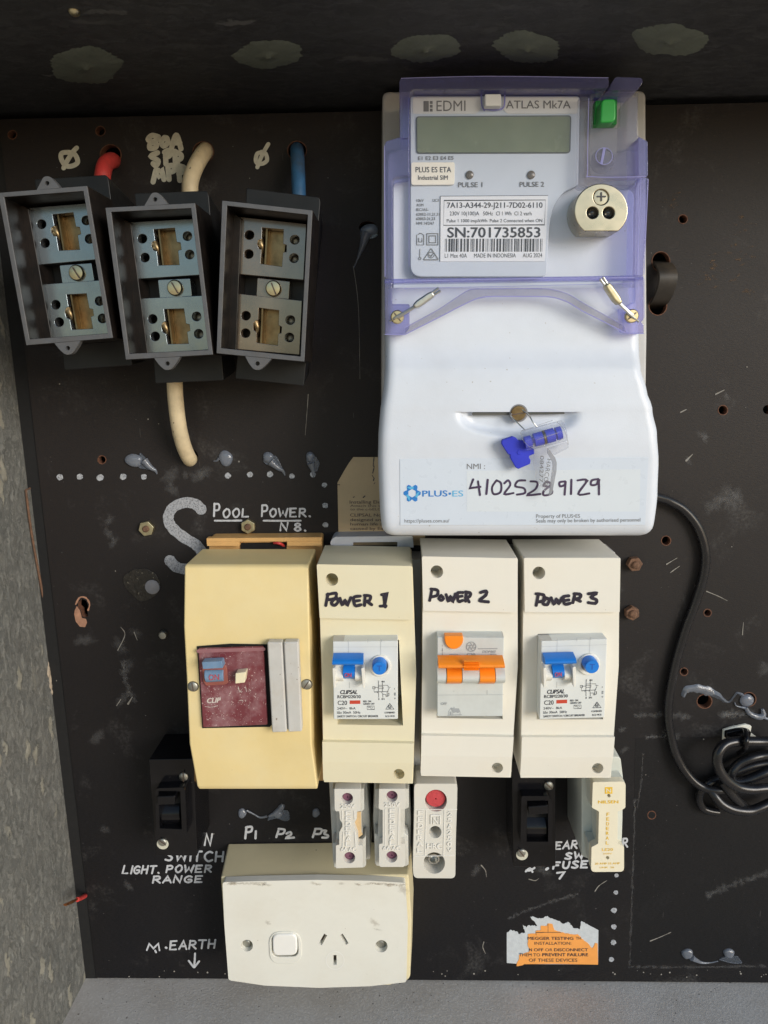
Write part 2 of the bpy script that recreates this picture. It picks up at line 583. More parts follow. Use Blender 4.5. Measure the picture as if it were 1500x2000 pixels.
def board_mat(name, base, warm, dust, dust_amt=.55, brown_at=.20):
    m, ns, ls, out = new_mat(name)
    b = node(ns, 'ShaderNodeBsdfPrincipled', Roughness=.5)
    b.inputs['Specular IOR Level'].default_value = .24
    tc = ns.new('ShaderNodeTexCoord').outputs['Object']
    big = noise(ns, ls, tc, 9, 5, .6)
    c = mixc(ns, ls, ramp(ns, ls, big, .4, .62), base, warm)
    sz = ns.new('ShaderNodeSeparateXYZ'); ls.new(tc, sz.inputs[0])
    by_height = node(ns, 'ShaderNodeMath', operation='MULTIPLY_ADD'); by_height.inputs[1].default_value = .16
    ls.new(noise(ns, ls, tc, 7, 4), by_height.inputs[0]); ls.new(sz.outputs['Z'], by_height.inputs[2])
    c = mixc(ns, ls, ramp(ns, ls, by_height.outputs[0], brown_at, brown_at + .25), c, (warm[0] * 2.6, warm[1] * 2.45, warm[2] * 2.3))      # browner and lighter higher up
    mp = node(ns, 'ShaderNodeMapping'); mp.inputs['Scale'].default_value = (1, 1, 4.5)
    ls.new(tc, mp.inputs['Vector'])
    fib = noise(ns, ls, mp.outputs[0], 420, 4, .7)
    c = mixc(ns, ls, ramp(ns, ls, fib, .35, .75), c, tuple(x * 1.7 + .006 for x in base))
    dn = noise(ns, ls, tc, 26, 8, .72, .4)
    dm = mul(ns, ls, ramp(ns, ls, dn, .56, .8), ramp(ns, ls, noise(ns, ls, tc, 500, 3), .35, .7))
    c = mixc(ns, ls, mul(ns, ls, dm, dust_amt), c, dust)
    sp = ramp(ns, ls, noise(ns, ls, tc, 650, 2, .5), .745, .77)
    c = mixc(ns, ls, mul(ns, ls, sp, .5), c, (.3, .29, .28))
    mp2 = node(ns, 'ShaderNodeMapping'); mp2.inputs['Rotation'].default_value = (0, .6, 0); mp2.inputs['Scale'].default_value = (14, 1, 1)
    ls.new(tc, mp2.inputs['Vector'])
    sc_ = ramp(ns, ls, noise(ns, ls, mp2.outputs[0], 60, 2, .5), .74, .76)
    c = mixc(ns, ls, mul(ns, ls, mul(ns, ls, sc_, ramp(ns, ls, big, .5, .6)), .35), c, (.2, .19, .18))
    ls.new(c, b.inputs['Base Color'])
    mr = node(ns, 'ShaderNodeMapRange'); mr.inputs['To Min'].default_value = .42; mr.inputs['To Max'].default_value = .66
    ls.new(big, mr.inputs['Value']); ls.new(mr.outputs['Result'], b.inputs['Roughness'])
    bp = node(ns, 'ShaderNodeBump', Strength=1.0, Distance=.00012)
    ls.new(fib, bp.inputs['Height']); ls.new(bp.outputs[0], b.inputs['Normal'])
    ls.new(b.outputs[0], out.inputs['Surface'])
    return m

def flaky_paint(name, base, base2, flake, crack, axes, thr=.86, bump=.5):
    """old trowelled paint: slanted swirls in relief, dark cracks along them, a few light scars"""
    m, ns, ls, out = new_mat(name)
    b = node(ns, 'ShaderNodeBsdfPrincipled', Roughness=.62)
    b.inputs['Specular IOR Level'].default_value = .35
    tc = ns.new('ShaderNodeTexCoord').outputs['Object']
    rot, scl = axes
    wob = node(ns, 'ShaderNodeTexNoise', Scale=110, Detail=6, Roughness=.7); ls.new(tc, wob.inputs['Vector'])
    add = node(ns, 'ShaderNodeMix', data_type='VECTOR'); add.inputs['Factor'].default_value = .016
    ls.new(tc, add.inputs['A']); ls.new(wob.outputs['Color'], add.inputs['B'])
    mp = node(ns, 'ShaderNodeMapping'); mp.inputs['Rotation'].default_value = rot; mp.inputs['Scale'].default_value = scl
    ls.new(add.outputs['Result'], mp.inputs['Vector'])
    rel = noise(ns, ls, mp.outputs[0], 1.25, 6, .62, 1.6)
    big = noise(ns, ls, tc, 15, 6, .65)
    c = mixc(ns, ls, ramp(ns, ls, big, .32, .68), base, base2)
    c = mixc(ns, ls, mul(ns, ls, ramp(ns, ls, rel, .48, .72), .8), c, tuple(x * 1.7 for x in base2))
    c = mixc(ns, ls, mul(ns, ls, ramp(ns, ls, rel, .46, .32), .6), c, tuple(x * .62 for x in base))
    ab = node(ns, 'ShaderNodeMath', operation='ABSOLUTE'); sb = node(ns, 'ShaderNodeMath', operation='SUBTRACT'); sb.inputs[1].default_value = .46
    ls.new(rel, sb.inputs[0]); ls.new(sb.outputs[0], ab.inputs[0])
    cr = mul(ns, ls, ramp(ns, ls, ab.outputs[0], .02, .0), ramp(ns, ls, noise(ns, ls, tc, 75, 3), .45, .6))
    c = mixc(ns, ls, mul(ns, ls, cr, .75), c, crack)
    mp2 = node(ns, 'ShaderNodeMapping'); mp2.inputs['Rotation'].default_value = rot; mp2.inputs['Scale'].default_value = tuple(x * (.62 if x > 1 else 1) for x in scl)
    ls.new(add.outputs['Result'], mp2.inputs['Vector'])
    vo = node(ns, 'ShaderNodeTexVoronoi', Scale=1.0); ls.new(mp2.outputs[0], vo.inputs['Vector'])
    sep = ns.new('ShaderNodeSeparateColor'); ls.new(vo.outputs['Color'], sep.inputs[0])
    scar = mul(ns, ls, ramp(ns, ls, sep.outputs[1], thr, thr + .03), ramp(ns, ls, vo.outputs['Distance'], .46, .36))
    c = mixc(ns, ls, mul(ns, ls, scar, .8), c, flake)
    ls.new(c, b.inputs['Base Color'])
    h = node(ns, 'ShaderNodeMath', operation='ADD')
    ls.new(mul(ns, ls, scar, .35), h.inputs[0]); ls.new(rel, h.inputs[1])
    bp = node(ns, 'ShaderNodeBump', Strength=1.0, Distance=bump * .001)
    ls.new(h.outputs[0], bp.inputs['Height']); ls.new(bp.outputs[0], b.inputs['Normal'])
    ls.new(b.outputs[0], out.inputs['Surface'])
    return m

def speckle_mat(name, a, b_, grit, bump=.25):
    m, ns, ls, out = new_mat(name)
    b = node(ns, 'ShaderNodeBsdfPrincipled', Roughness=.8)
    tc = ns.new('ShaderNodeTexCoord').outputs['Object']
    c = mixc(ns, ls, ramp(ns, ls, noise(ns, ls, tc, 24, 6), .35, .65), a, b_)
    g = noise(ns, ls, tc, 700, 3, .7)
    c = mixc(ns, ls, mul(ns, ls, ramp(ns, ls, g, .5, .75), .6), c, grit)
    g2 = noise(ns, ls, tc, 420, 2, .5)
    c = mixc(ns, ls, mul(ns, ls, ramp(ns, ls, g2, .7, .73), .7), c, (.05, .04, .035))
    ls.new(c, b.inputs['Base Color'])
    bp = node(ns, 'ShaderNodeBump', Strength=1.0, Distance=bump * .001)
    ls.new(g, bp.inputs['Height']); ls.new(bp.outputs[0], b.inputs['Normal'])
    ls.new(b.outputs[0], out.inputs['Surface'])
    return m

def chalk_mat(name, col, cover=.5, scale=420, alpha=1.0, soft=.12, fade=False):
    """chalk or thin paint: grains of it with the bare board showing between"""
    m, ns, ls, out = new_mat(name)
    b = node(ns, 'ShaderNodeBsdfPrincipled', Roughness=.85); b.inputs['Base Color'].default_value = (*col, 1)
    tr = ns.new('ShaderNodeBsdfTransparent')
    tc = ns.new('ShaderNodeTexCoord').outputs['Object']
    f = mul(ns, ls, ramp(ns, ls, noise(ns, ls, tc, scale, 5, .7), 1 - cover - soft, 1 - cover + soft), alpha)
    if fade:
        at = node(ns, 'ShaderNodeAttribute', attribute_name='cover')
        n2 = node(ns, 'ShaderNodeMath', operation='ADD'); ls.new(noise(ns, ls, tc, scale, 6, .75), n2.inputs[0]); ls.new(mul(ns, ls, at.outputs['Fac'], .55), n2.inputs[1])
        f = mul(ns, ls, ramp(ns, ls, n2.outputs[0], .62, 1.02), alpha)
    mx = ns.new('ShaderNodeMixShader')
    ls.new(f, mx.inputs[0]); ls.new(tr.outputs[0], mx.inputs[1]); ls.new(b.outputs[0], mx.inputs[2])
    ls.new(mx.outputs[0], out.inputs['Surface'])
    return m

DUST = (.20, .17, .13)
M = {
 'board': board_mat('black_fibre_board', (.0058, .0056, .0070), (.0098, .0082, .0076), (.15, .145, .14), .6),
 'board_clean': board_mat('unfaded_board', (.0045, .0045, .0056), (.0062, .006, .0064), (.08, .075, .08), .25),
 'board_rim': pm('raw_board_edge', (.13, .055, .03), .8, var=.3, vscale=300),
 'board_torn': pm('torn_board_fibre', (.36, .19, .12), .85, var=.25, vscale=260),
 'wall': flaky_paint('trowelled_grey_green_paint', (.20, .205, .192), (.26, .257, .235), (.52, .49, .40), (.05, .05, .046), ((math.radians(-24), 0, 0), (1, 260, 80)), .84, 3.6),
 'ceiling': flaky_paint('dark_galvanised_paint', (.034, .034, .038), (.044, .045, .046), (.15, .15, .145), (.018, .018, .018), ((0, 0, math.radians(14)), (60, 240, 1)), .965, .5),
 'floor': speckle_mat('weathered_grey_sheet', (.44, .41, .375), (.52, .50, .475), (.70, .69, .68)),
 'void': pm('dark_cavity', (.006, .006, .006), .9),
 'putty': pm('green_grey_putty', (.115, .13, .105), .75, var=.12, bump=.4, bscale=240),
 'chalk': chalk_mat('white_chalk', (.46, .475, .51), .62, 1300, .85, .2),
 'chalk_soft': chalk_mat('rubbed_chalk', (.33, .33, .33), .42, 420, .12, .22, True),
 'chalk_pen': chalk_mat('white_pencil_lettering', (.58, .595, .63), .72, 1100, .92, .2),
 'paint': pm('dried_white_paint', (.58, .56, .46), .6, var=.12, vscale=500, bump=.15),
 'silicone': clear_mat('cloudy_silicone', (.80, .82, .86), 1.6, (.40, .44, .52), .60, .16, .2),
 'silicone_thin': clear_mat('thin_silicone_film', (.75, .78, .82), .9, (.42, .48, .58), .24, .2),
 'tar': pm('old_tar', (.02, .017, .014), .4, var=.4, vscale=400, bump=.5, bscale=350, spots=((.22, .2, .15), .33, 700)),
 'bakelite': pm('dark_bakelite', (.009, .0075, .007), .34, var=.3, vscale=120, haze=((.04, .024, .016), .35, 60), spec=.3),
 'bakelite_edge': pm('sawn_bakelite_edge', (.095, .097, .104), .42, var=.12, vscale=200, haze=((.10, .09, .08), .5, 90)),
 'bakelite_shelf': pm('polished_bakelite', (.045, .046, .048), .24, var=.2, vscale=100, spec=1.0, spots=((.01, .008, .006), .25, 420), coat=.4, coat_ior=1.8, tint=(.76, .90, 1.0)),  # blue specular tint puts the sky's colour into the shelf reflection
 'bakelite_base': pm('matt_black_plastic', (.010, .0105, .0115), .42, var=.2, spec=.35, haze=((.03, .028, .026), .3, 50)),
 'brass': pm('dull_brass', (.22, .165, .09), .36, 1.0, var=.4, vscale=160, haze=((.25, .14, .06), .5, 110)),
 'brass_bright': pm('clean_brass', (.62, .53, .34), .3, 1.0, var=.08, haze=((.5, .4, .22), .35, 200)),
 'brass_pale': pm('pale_brass', (.47, .425, .325), .3, 1.0, var=.06),
 'steel': pm('zinc_steel', (.60, .60, .57), .36, 1.0, var=.15, vscale=240, haze=((.3, .27, .22), .4, 200)),
 'steel_dull': pm('dull_screw', (.42, .42, .38), .5, 1.0, var=.2, vscale=300, haze=((.12, .1, .08), .5, 300)),
 'plated': pm('yellow_plated_steel', (.58, .52, .34), .42, 1.0, var=.18, vscale=260),
 'rust': pm('rusty_steel', (.16, .085, .05), .85, .1, var=.45, vscale=380, bump=.4, haze=((.08, .06, .05), .6, 200)),
 'grime': chalk_mat('brown_grime', (.26, .19, .11), .42, 800, .24, .2, True),
 'galv': pm('dull_galvanised', (.30, .30, .29), .5, .7, var=.2, haze=((.2, .12, .06), .4, 180)),
 'copper': pm('bare_copper', (.72, .32, .14), .35, 1.0, var=.15),
 'red_pvc': pm('red_cable_sheath', (.58, .05, .045), .5, var=.15, haze=((.16, .05, .04), .45, 130)),
 'white_pvc': pm('yellowed_white_sheath', (.70, .58, .38), .5, var=.12, vscale=60, haze=((.26, .18, .09), .42, 75), spots=((.08, .06, .04), .3, 330)),
 'blue_pvc': pm('blue_cable_sheath', (.045, .15, .30), .5, var=.25, haze=((.09, .075, .06), .7, 60)),
 'black_pvc': pm('black_cable_sheath', (.010, .010, .012), .28, var=.2, spec=.45, spots=((.2, .2, .2), .24, 1500)),
 'black_gloss': pm('glossy_black_plastic', (.006, .006, .0075), .16, var=.2, spec=.3, spots=((.12, .1, .09), .27, 500), haze=((.016, .014, .013), .3, 80)),
 'meter_white': pm('white_meter_plastic', (.665, .71, .785), .36, var=.015, bump=.05, bscale=1500, spots=((.40, .38, .36), .275, 560), haze=((.53, .55, .59), .35, 25)),
 'meter_face': pm('pale_grey_face', (.55, .60, .68), .35, var=.02),
 'meter_head': pm('light_header_label', (.66, .66, .65), .4, var=.03),
 'meter_back': pm('grey_meter_base', (.50, .50, .50), .5, var=.06, haze=((.4, .38, .34), .3, 40)),
 'meter_silver': pm('silver_grey_inner_shell', (.50, .49, .48), .35, .1, var=.14, vscale=60),
 'label': pm('white_paper_label', (.74, .76, .80), .45, var=.01),
 'sticker_blue': pm('white_gloss_sticker', (.62, .685, .775), .3, var=.015),
 'sticker_panel': pm('writing_panel', (.655, .71, .765), .3, var=.01),
 'label_cream': pm('cream_sticker', (.84, .80, .70), .45, var=.02),
 'lcd': pm('blank_lcd_glass', (.19, .215, .14), .25, var=.14, vscale=26, haze=((.28, .30, .215), .5, 14), spec=.3),
 'lcd_rim': pm('dark_lcd_edge', (.10, .105, .10), .4),
 'ink': pm('black_print', (.035, .035, .045), .5, var=.1),
 'ink_grey': pm('grey_print', (.16, .16, .165), .5, var=.1),
 'ink_pale': pm('pale_grey_print', (.34, .36, .37), .5, var=.1),
 'ink_brown': pm('brown_print', (.10, .07, .055), .6, var=.1),
 'marker': pm('black_marker', (.022, .018, .032), .35, var=.3, vscale=300),
 'marker_purple': pm('violet_black_marker', (.05, .03, .075), .4, var=.3, vscale=300),
 'ink_yellow': pm('yellow_print', (.80, .50, .03), .5, var=.15, vscale=500),
 'ink_red': pm('red_print', (.55, .05, .05), .5),
 'plus_blue': pm('blue_print', (.02, .20, .58), .4, var=.1),
 'plus_cyan': pm('light_blue_print', (.10, .45, .74), .4),
 'clear': clear_mat('clear_cover_sheet', (.985, .985, .995), .6, None, 0, .04),
 'clear_grey': clear_mat('frosted_clear_sheet', (.86, .855, .89), .9, (.62, .61, .68), .10, .14, .15),
 'purple': clear_mat('violet_tinted_edge', (.68, .68, .95), 1.5, (.48, .48, .84), .21, .08, .05),
 'purple_dark': clear_mat('violet_tinted_deep_edge', (.45, .45, .86), 1.2, (.18, .18, .52), .45, .10, .1),
 'purple_line': pm('violet_cover_rib', (.26, .26, .55), .3),
 'purple_soft': clear_mat('violet_tinted_sheet', (.98, .98, .995), .9, (.70, .70, .84), .02, .08, .05),
 'acrylic': clear_mat('clear_acrylic', (.965, .97, .985), 1.6, (.86, .89, .94), .09, .05, .1),
 'acrylic_edge': clear_mat('clear_acrylic_edge', (.80, .80, .80), 1.2, (.62, .63, .66), .45, .1),
 'green': pm('green_button_plastic', (.035, .42, .075), .35, var=.08),
 'blue': pm('bright_blue_plastic', (.008, .19, .66), .38, var=.08),
 'blue_key': pm('royal_blue_plastic', (.02, .035, .55), .5, var=.1),
 'blue_old': pm('faded_blue_plastic', (.16, .27, .42), .5, var=.15, haze=((.3, .34, .38), .4, 200)),
 'orange': pm('orange_plastic', (.94, .27, .012), .42, var=.05),
 'rcbo': pm('cool_white_breaker', (.70, .72, .70), .42, var=.03, spots=((.3, .28, .25), .24, 900)),
 'rcbo_grey': pm('light_grey_breaker', (.60, .63, .61), .42, var=.03, haze=((.4, .38, .34), .18, 120)),
 'rcbo_part': pm('ivory_toggle_plastic', (.78, .76, .69), .42, var=.03),
 'recess': pm('grey_recess', (.22, .22, .23), .6),
 'cream1': pm('yellowed_cream_plastic', (.77, .71, .515), .42, var=.03, vscale=30, haze=((.62, .50, .28), .28, 30), spots=((.35, .3, .2), .235, 700), bump=.03),
 'cream2': pm('cream_plastic', (.79, .76, .675), .42, var=.03, vscale=30, haze=((.64, .55, .40), .25, 30), spots=((.35, .3, .22), .24, 700), bump=.03),
 'base_grey': pm('dusty_grey_base', (.52, .52, .52), .55, var=.06, spots=((.2, .18, .16), .27, 500)),
 'yellow': pm('yellowed_plastic', (.78, .62, .30), .42, var=.05, vscale=26, haze=((.80, .70, .44), .5, 22), spots=((.4, .3, .15), .24, 600), bump=.03),
 'yellow_base': pm('orange_yellow_plastic', (.68, .40, .15), .5, var=.08),
 'maroon': pm('dusty_maroon_breaker', (.17, .035, .045), .45, var=.15, vscale=60, haze=((.40, .26, .27), .75, 70), spots=((.68, .55, .52), .33, 900)),
 'maroon_part': pm('worn_red_plastic', (.30, .09, .07), .5, var=.2),
 'blank': pm('dirty_grey_white_plastic', (.56, .55, .52), .5, var=.06, haze=((.42, .36, .28), .5, 70), spots=((.18, .13, .09), .28, 420)),
 'ivory_old': pm('aged_ivory', (.80, .72, .50), .45, var=.04),
 'porcelain': pm('aged_white_ceramic', (.68, .66, .60), .38, var=.05, haze=((.52, .45, .34), .3, 90), spots=((.3, .22, .14), .25, 600)),
 'porcelain_relief': pm('raised_ceramic_lettering', (.80, .78, .73), .35, var=.03),  # lightened colour stands in for the shading of the raised letters
 'porcelain_side': pm('weathered_ceramic_base', (.56, .56, .52), .5, var=.08, haze=((.36, .32, .25), .4, 50)),
 'fuse_brown': pm('brown_fuse_bridge', (.62, .44, .23), .6, var=.1),
 'wax_purple': pm('purple_sealing_wax', (.19, .075, .12), .5, var=.3, vscale=500, bump=.2),
 'wax_red': pm('red_sealing_wax', (.52, .055, .065), .6, var=.15, vscale=500, bump=.2),
 'nilsen': pm('cream_fuse_plastic', (.80, .74, .57), .42, var=.03),
 'nilsen_side': pm('pale_fuse_base', (.62, .64, .58), .45, var=.06),
 'socket_block': pm('yellow_cream_block', (.70, .62, .40), .5, var=.06, vscale=40, haze=((.40, .35, .24), .35, 40), spots=((.14, .10, .06), .285, 330)),
 'socket_plate': pm('white_outlet_plate', (.745, .735, .665), .4, var=.02, haze=((.60, .55, .45), .4, 22), spots=((.35, .3, .24), .255, 480)),
 'socket_white': pm('clean_white_rocker', (.82, .81, .77), .35, var=.02),
 'tag_card': pm('tan_sticker', (.50, .38, .23), .6, var=.08, vscale=60),
 'paper': pm('torn_white_paper', (.55, .58, .60), .8, var=.08, vscale=300, bump=.15),
 'orange_paper': pm('orange_sticker_paper', (.88, .36, .08), .6, var=.05),
 'foam': pm('white_foam_tape', (.76, .75, .66), .7, var=.06, bump=.3),
}

# ================================================================== the setting: inside of the wall cabinet
zf = XZ(500, 1914, 0)[1] - .6          # shelf under the board
zt = XZ(700, 214, 0)[1] + 3.0          # roof over it
xw = XZ(163, 1885, 0)[0]               # left side wall

def grid_sheet(bm, f, nu, nv):
    g = [[bm.verts.new(f(i / nu, j / nv)) for j in range(nv + 1)] for i in range(nu + 1)]
    for i in range(nu):
        for j in range(nv):
            bm.faces.new((g[i][j], g[i + 1][j], g[i + 1][j + 1], g[i][j + 1]))
    return bm

def slab(x0, x1, y0, y1, z0, z1):
    bm = mb()
    vs = [bm.verts.new((x * .001, y * .001, z * .001)) for x in (x0, x1) for y in (y0, y1) for z in (z0, z1)]
    for f in ((0, 1, 3, 2), (4, 6, 7, 5), (0, 4, 5, 1), (2, 3, 7, 6), (0, 2, 6, 4), (1, 5, 7, 3)):
        bm.faces.new([vs[i] for i in f])
    return bm

XR = 420.0
w = slab(xw - 3, xw, -150, 30, zf - 2, zt + 2)
obj('wall_left', w, M['wall'], kind='structure')
obj('wall_back', slab(xw - 3, XR, 30.2, 32, zf - 2, zt + 2), M['void'], kind='structure')
ceil = obj('ceiling', slab(xw + .01, XR, -138, 30, zt, zt + 2), M['ceiling'], kind='structure')
obj('floor', slab(xw + .01, XR, -95, 30, zf - 3, zf), M['floor'], kind='structure')

def on_z(px, py, z):
    r = ray(px, py); t = z / r.z
    return Vector((r.x * t, -D_MM + r.y * t, z)) * .001

def on_x(px, py, x):
    r = ray(px, py); t = x / r.x
    return Vector((x, -D_MM + r.y * t, r.z * t)) * .001

# putty patches round the fixings in the roof
for (cx, cy, rx, ry, lab) in ((168, 128, 76, 33, 'large dim putty patch at the left end of the dark cabinet roof'),
                              (524, 106, 63, 29, 'pale green grey putty patch above the second fuse carrier'),
                              (832, 94, 64, 28, 'putty patch on the roof above the meter display'),
                              (1030, 92, 66, 30, 'putty patch on the roof above the meter name plate'),
                              (1308, 78, 68, 33, 'putty patch on the roof right of the meter')):
    bm = mb()
    n = 96
    rad = []
    for k in range(n):
        a = 2 * math.pi * k / n
        rad.append((1 + .09 * math.sin(2 * a + cx) + .05 * math.sin(5 * a + cy) + random.uniform(-.055, .055)))
    rings = []
    for s, h in ((1.0, 0.02), (.9, .5), (.45, .9), (.1, 1.0), (.07, 1.8)):
        ring = []
        for k in range(n):
            a = 2 * math.pi * k / n
            p = on_z(cx + rx * s * rad[k] * math.cos(a), cy + ry * s * rad[k] * math.sin(a), zt)
            ring.append(bm.verts.new(p + Vector((0, 0, -h * .001))))
        rings.append(ring)
    for a, b in zip(rings, rings[1:]): bridge(bm, a, b)
    bm.faces.new(rings[-1]); bm.faces.new(rings[0][::-1])
    obj('putty_patch', bm, M['putty'], label=lab, cat='putty', group='putty patches on the cabinet roof', sharp=80)

bm = mb()
p = on_z(145, 22, zt)
bmesh.ops.create_icosphere(bm, subdivisions=3, radius=.0022, matrix=Matrix.Translation(p) @ Matrix.Diagonal((1, 1.2, .8, 1)))
obj('rivet', bm, M['plated'], label='dull brassy rivet head in the cabinet roof at top left', cat='rivet')

# rusty edged flange on the left wall, its rivet, filler smear
bm = mb()
edge = [on_x(x, y, xw) for x, y in ((47, 957), (58, 1040), (78, 1150), (98, 1265), (112, 1340), (122, 1395))]
fr, fo, bk = [], [], []
for p in edge:
    fr.append(bm.verts.new(p + Vector((.0002, 0, 0)))); fo.append(bm.verts.new(p + Vector((.0016, 0, 0)))); bk.append(bm.verts.new(Vector((p.x + .0016, .004, p.z))))
for i in range(len(edge) - 1):
    bm.faces.new((fr[i], fr[i + 1], fo[i + 1], fo[i])); bm.faces.new((fo[i], fo[i + 1], bk[i + 1], bk[i]))
fl = thing('steel_flange', 'thin upright steel flange with a rusty front edge on the left cabinet wall', 'flange', edge[2])
obj('plate', bm, M['wall'], fl)
bm = mb()
tube(bm, [p + Vector((.0012, -.0002, 0)) for p in edge], .75, n=8, sub=4)
tube(bm, [edge[0] + Vector((.0012, 0, 0)), on_x(76, 945, xw) + Vector((.0016, 0, 0))], .6, n=8, sm=False)
obj('rusty_edge', bm, M['rust'], fl)
bm = mb()
p = on_x(84, 1025, xw)
bmesh.ops.create_icosphere(bm, subdivisions=3, radius=.0026, matrix=Matrix.Translation(p + Vector((.0016, 0, 0))))
obj('rivet', bm, M['steel_dull'], label='small round rivet head in the gap beside the board edge', cat='rivet')
bm = mb()
for k in range(26):
    q = on_x(102 + random.gauss(0, 6), 1312 + random.gauss(0, 17), xw)
    bmesh.ops.create_icosphere(bm, subdivisions=2, radius=random.uniform(.0012, .0028), matrix=Matrix.Translation(q) @ Matrix.Diagonal((.35, random.uniform(.8, 1.6), random.uniform(1, 2.2), 1)))
obj('filler_smear', bm, pm('rough_pale_filler', (.40, .33, .25), .9, var=.3, vscale=400, bump=.4), label='rough pale filler smear on the left wall beside the rusty flange', cat='filler', recalc=False)

# cut red wire poking out from behind the board
wr = thing('cut_wire', 'short cut red wire with bare copper end poking out left of the board', 'wire', V(150, 1757, -3))
bm = mb(); tube(bm, [V(167, 1749, -2.5), V(165, 1750.5, 3), V(160, 1753, 9), V(151, 1757, 17)], 1.5, n=10)
obj('sheath', bm, M['red_pvc'], wr)
bm = mb()
for k in range(5):
    j = lambda: random.uniform(-2, 2)
    tube(bm, [V(153, 1756 + j() * .7, 16), V(142 + j(), 1761 + j(), 23), V(128 + j() * 2, 1768 + j(), 30)], .5, n=6)
obj('copper_strands', bm, M['copper'], wr, recalc=False)

bm = mb()  # black strip added to give the gap beside the wall its shade
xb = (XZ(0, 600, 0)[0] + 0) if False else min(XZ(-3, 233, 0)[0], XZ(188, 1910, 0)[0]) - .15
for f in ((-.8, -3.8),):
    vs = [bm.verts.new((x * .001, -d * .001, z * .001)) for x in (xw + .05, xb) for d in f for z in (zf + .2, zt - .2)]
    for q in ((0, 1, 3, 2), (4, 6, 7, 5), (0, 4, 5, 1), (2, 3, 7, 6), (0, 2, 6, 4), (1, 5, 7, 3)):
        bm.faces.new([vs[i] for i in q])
obj('gap_shade_strip', bm, pm('gap_shade_black', (.008, .008, .0085), .85), label='narrow black strip added as shade in the gap between the board and left wall', cat='strip')

# ================================================================== the black board
holes = [circ(24, 263, 8), circ(196, 256, 9), circ(199, 898, 7.5), circ(1334, 428, 8), circ(1412, 801, 8.5), circ(1499, 800, 9),
         circ(1301, 1056, 8.5), circ(1382, 1197, 6), circ(1336, 1312, 6), circ(1273, 1592, 7),
         circ(216, 303, 20), circ(397, 297, 20), circ(580, 294, 18), circ(374, 893, 13, ry=16),
         circ(1291, 511, 17, ry=19), circ(1285, 597, 17, ry=18), circ(718, 444, 17, ry=12), circ(1376, 1370, 14, ry=13), circ(1463, 1366, 13),
         [(153, 1176), (160, 1170), (168, 1173), (172, 1183), (171, 1196), (172, 1204), (165, 1206), (160, 1203), (158, 1192), (152, 1186)]]
bm = plate(mb(), [(-3, 233), (400, 224.5), (800, 215.5), (1200, 207), (1720, 195), (1720, 1921), (900, 1914.5), (188, 1910)], holes, 0, -5, hole_mat=1)
board = thing('mounting_board', 'large black fibre board covered with drilled holes and white handwriting, backing everything', 'board', V(750, 1900, 0))
obj('panel', bm, [M['board'], M['board_rim']], board, flat=True)
for h, c in ((circ(24, 263, 8.6), 0), (circ(196, 256, 9.4), 0), (circ(199, 898, 8), 0), (circ(1334, 428, 8.8), 0), (circ(1412, 801, 9.4), 0), (circ(1301, 1056, 9.2), 0),
             (circ(1382, 1197, 7.4), 0), (circ(1336, 1312, 7.6), 0), (circ(1273, 1592, 7.8), 0), (circ(216, 303, 20.6), 0), (circ(397, 297, 20.6), 0), (circ(580, 294, 18.6), 0),
             (circ(1291, 511, 17.6, ry=19.6), 0), (circ(1285, 597, 17.6, ry=18.6), 0), (circ(1376, 1370, 14.6, ry=13.6), 0), (circ(1463, 1366, 13.6), 0)):
    bm = mb(); stroke(bm, h, 1.5, .05, sub=2, closed=True, rough=.35)
    obj('hole_rim', bm, M['board_rim'], board)
bm = mb()
prism(bm, [(150, 1184), (156, 1192), (160, 1207), (168, 1209), (170, 1216), (166, 1225), (156, 1224), (148, 1214), (145, 1200), (146, 1192)], .12, .0)
stroke(bm, [(148, 1180), (156, 1167), (168, 1168), (175, 1180), (172, 1192)], 3, .1, rough=.4)
obj('torn_keyhole', bm, M['board_torn'], board)
bm = prism(mb(), [(1241, 1442), (1340, 1440), (1720, 1436), (1720, 1879), (1400, 1881), (1232, 1884)], .12, 0)
obj('unfaded_rectangle', bm, M['board_clean'], board)
def trail(pts, w):
    P = smooth(pts, 6); out = []
    for a, b in zip(P, P[1:]):
        L = (b - a).length
        out.append(((a.x + b.x) / 2, (a.y + b.y) / 2, L * random.uniform(.5, 1.1), w * random.uniform(.5, 1.1), math.atan2(b.y - a.y, b.x - a.x)))
    return out
for p, w_ in (([(1240, 1560), (1238, 1640), (1234, 1760), (1230, 1886)], 4), ([(1256, 1470), (1252, 1530), (1244, 1580)], 3), ([(1230, 1888), (1330, 1889), (1500, 1887)], 4),
              ([(1380, 1750), (1430, 1728), (1500, 1705)], 10), ([(992, 1795), (1030, 1778), (1090, 1757), (1130, 1746)], 6), ([(1240, 1398), (1300, 1396), (1345, 1400)], 11),
              ([(1410, 1396), (1440, 1395), (1470, 1394)], 12), ([(1262, 1440), (1280, 1439), (1300, 1438)], 6), ([(240, 1290), (245, 1330), (262, 1370)], 12)):
    smudge('dust_trail', trail(p, w_), M['chalk_soft'], board)
for (x, y, r) in ((333, 930, 17), (337, 957, 12), (386, 930, 13), (399, 922, 14), (362, 928, 7), (214, 1016, 9), (212, 1042, 10), (222, 1060, 9), (165, 1250, 15), (235, 1262, 14), (250, 1300, 12),
                  (265, 1235, 10), (240, 1365, 13), (190, 1440, 14), (1424, 975, 22), (1395, 985, 18), (1440, 968, 14), (1372, 851, 9), (1420, 775, 7), (1345, 900, 7), (1377, 855, 8),
                  (1500, 1305, 18), (1215, 1425, 7), (1219, 1465, 7), (205, 1620, 8), (250, 1730, 9), (1300, 1434, 10), (1320, 1440, 9), (930, 1700, 10), (1060, 1700, 12)):
    smudge('dust_mark', [(x, y, r * 1.5, r * 1.25, random.uniform(0, 3))], M['chalk_soft'], board)

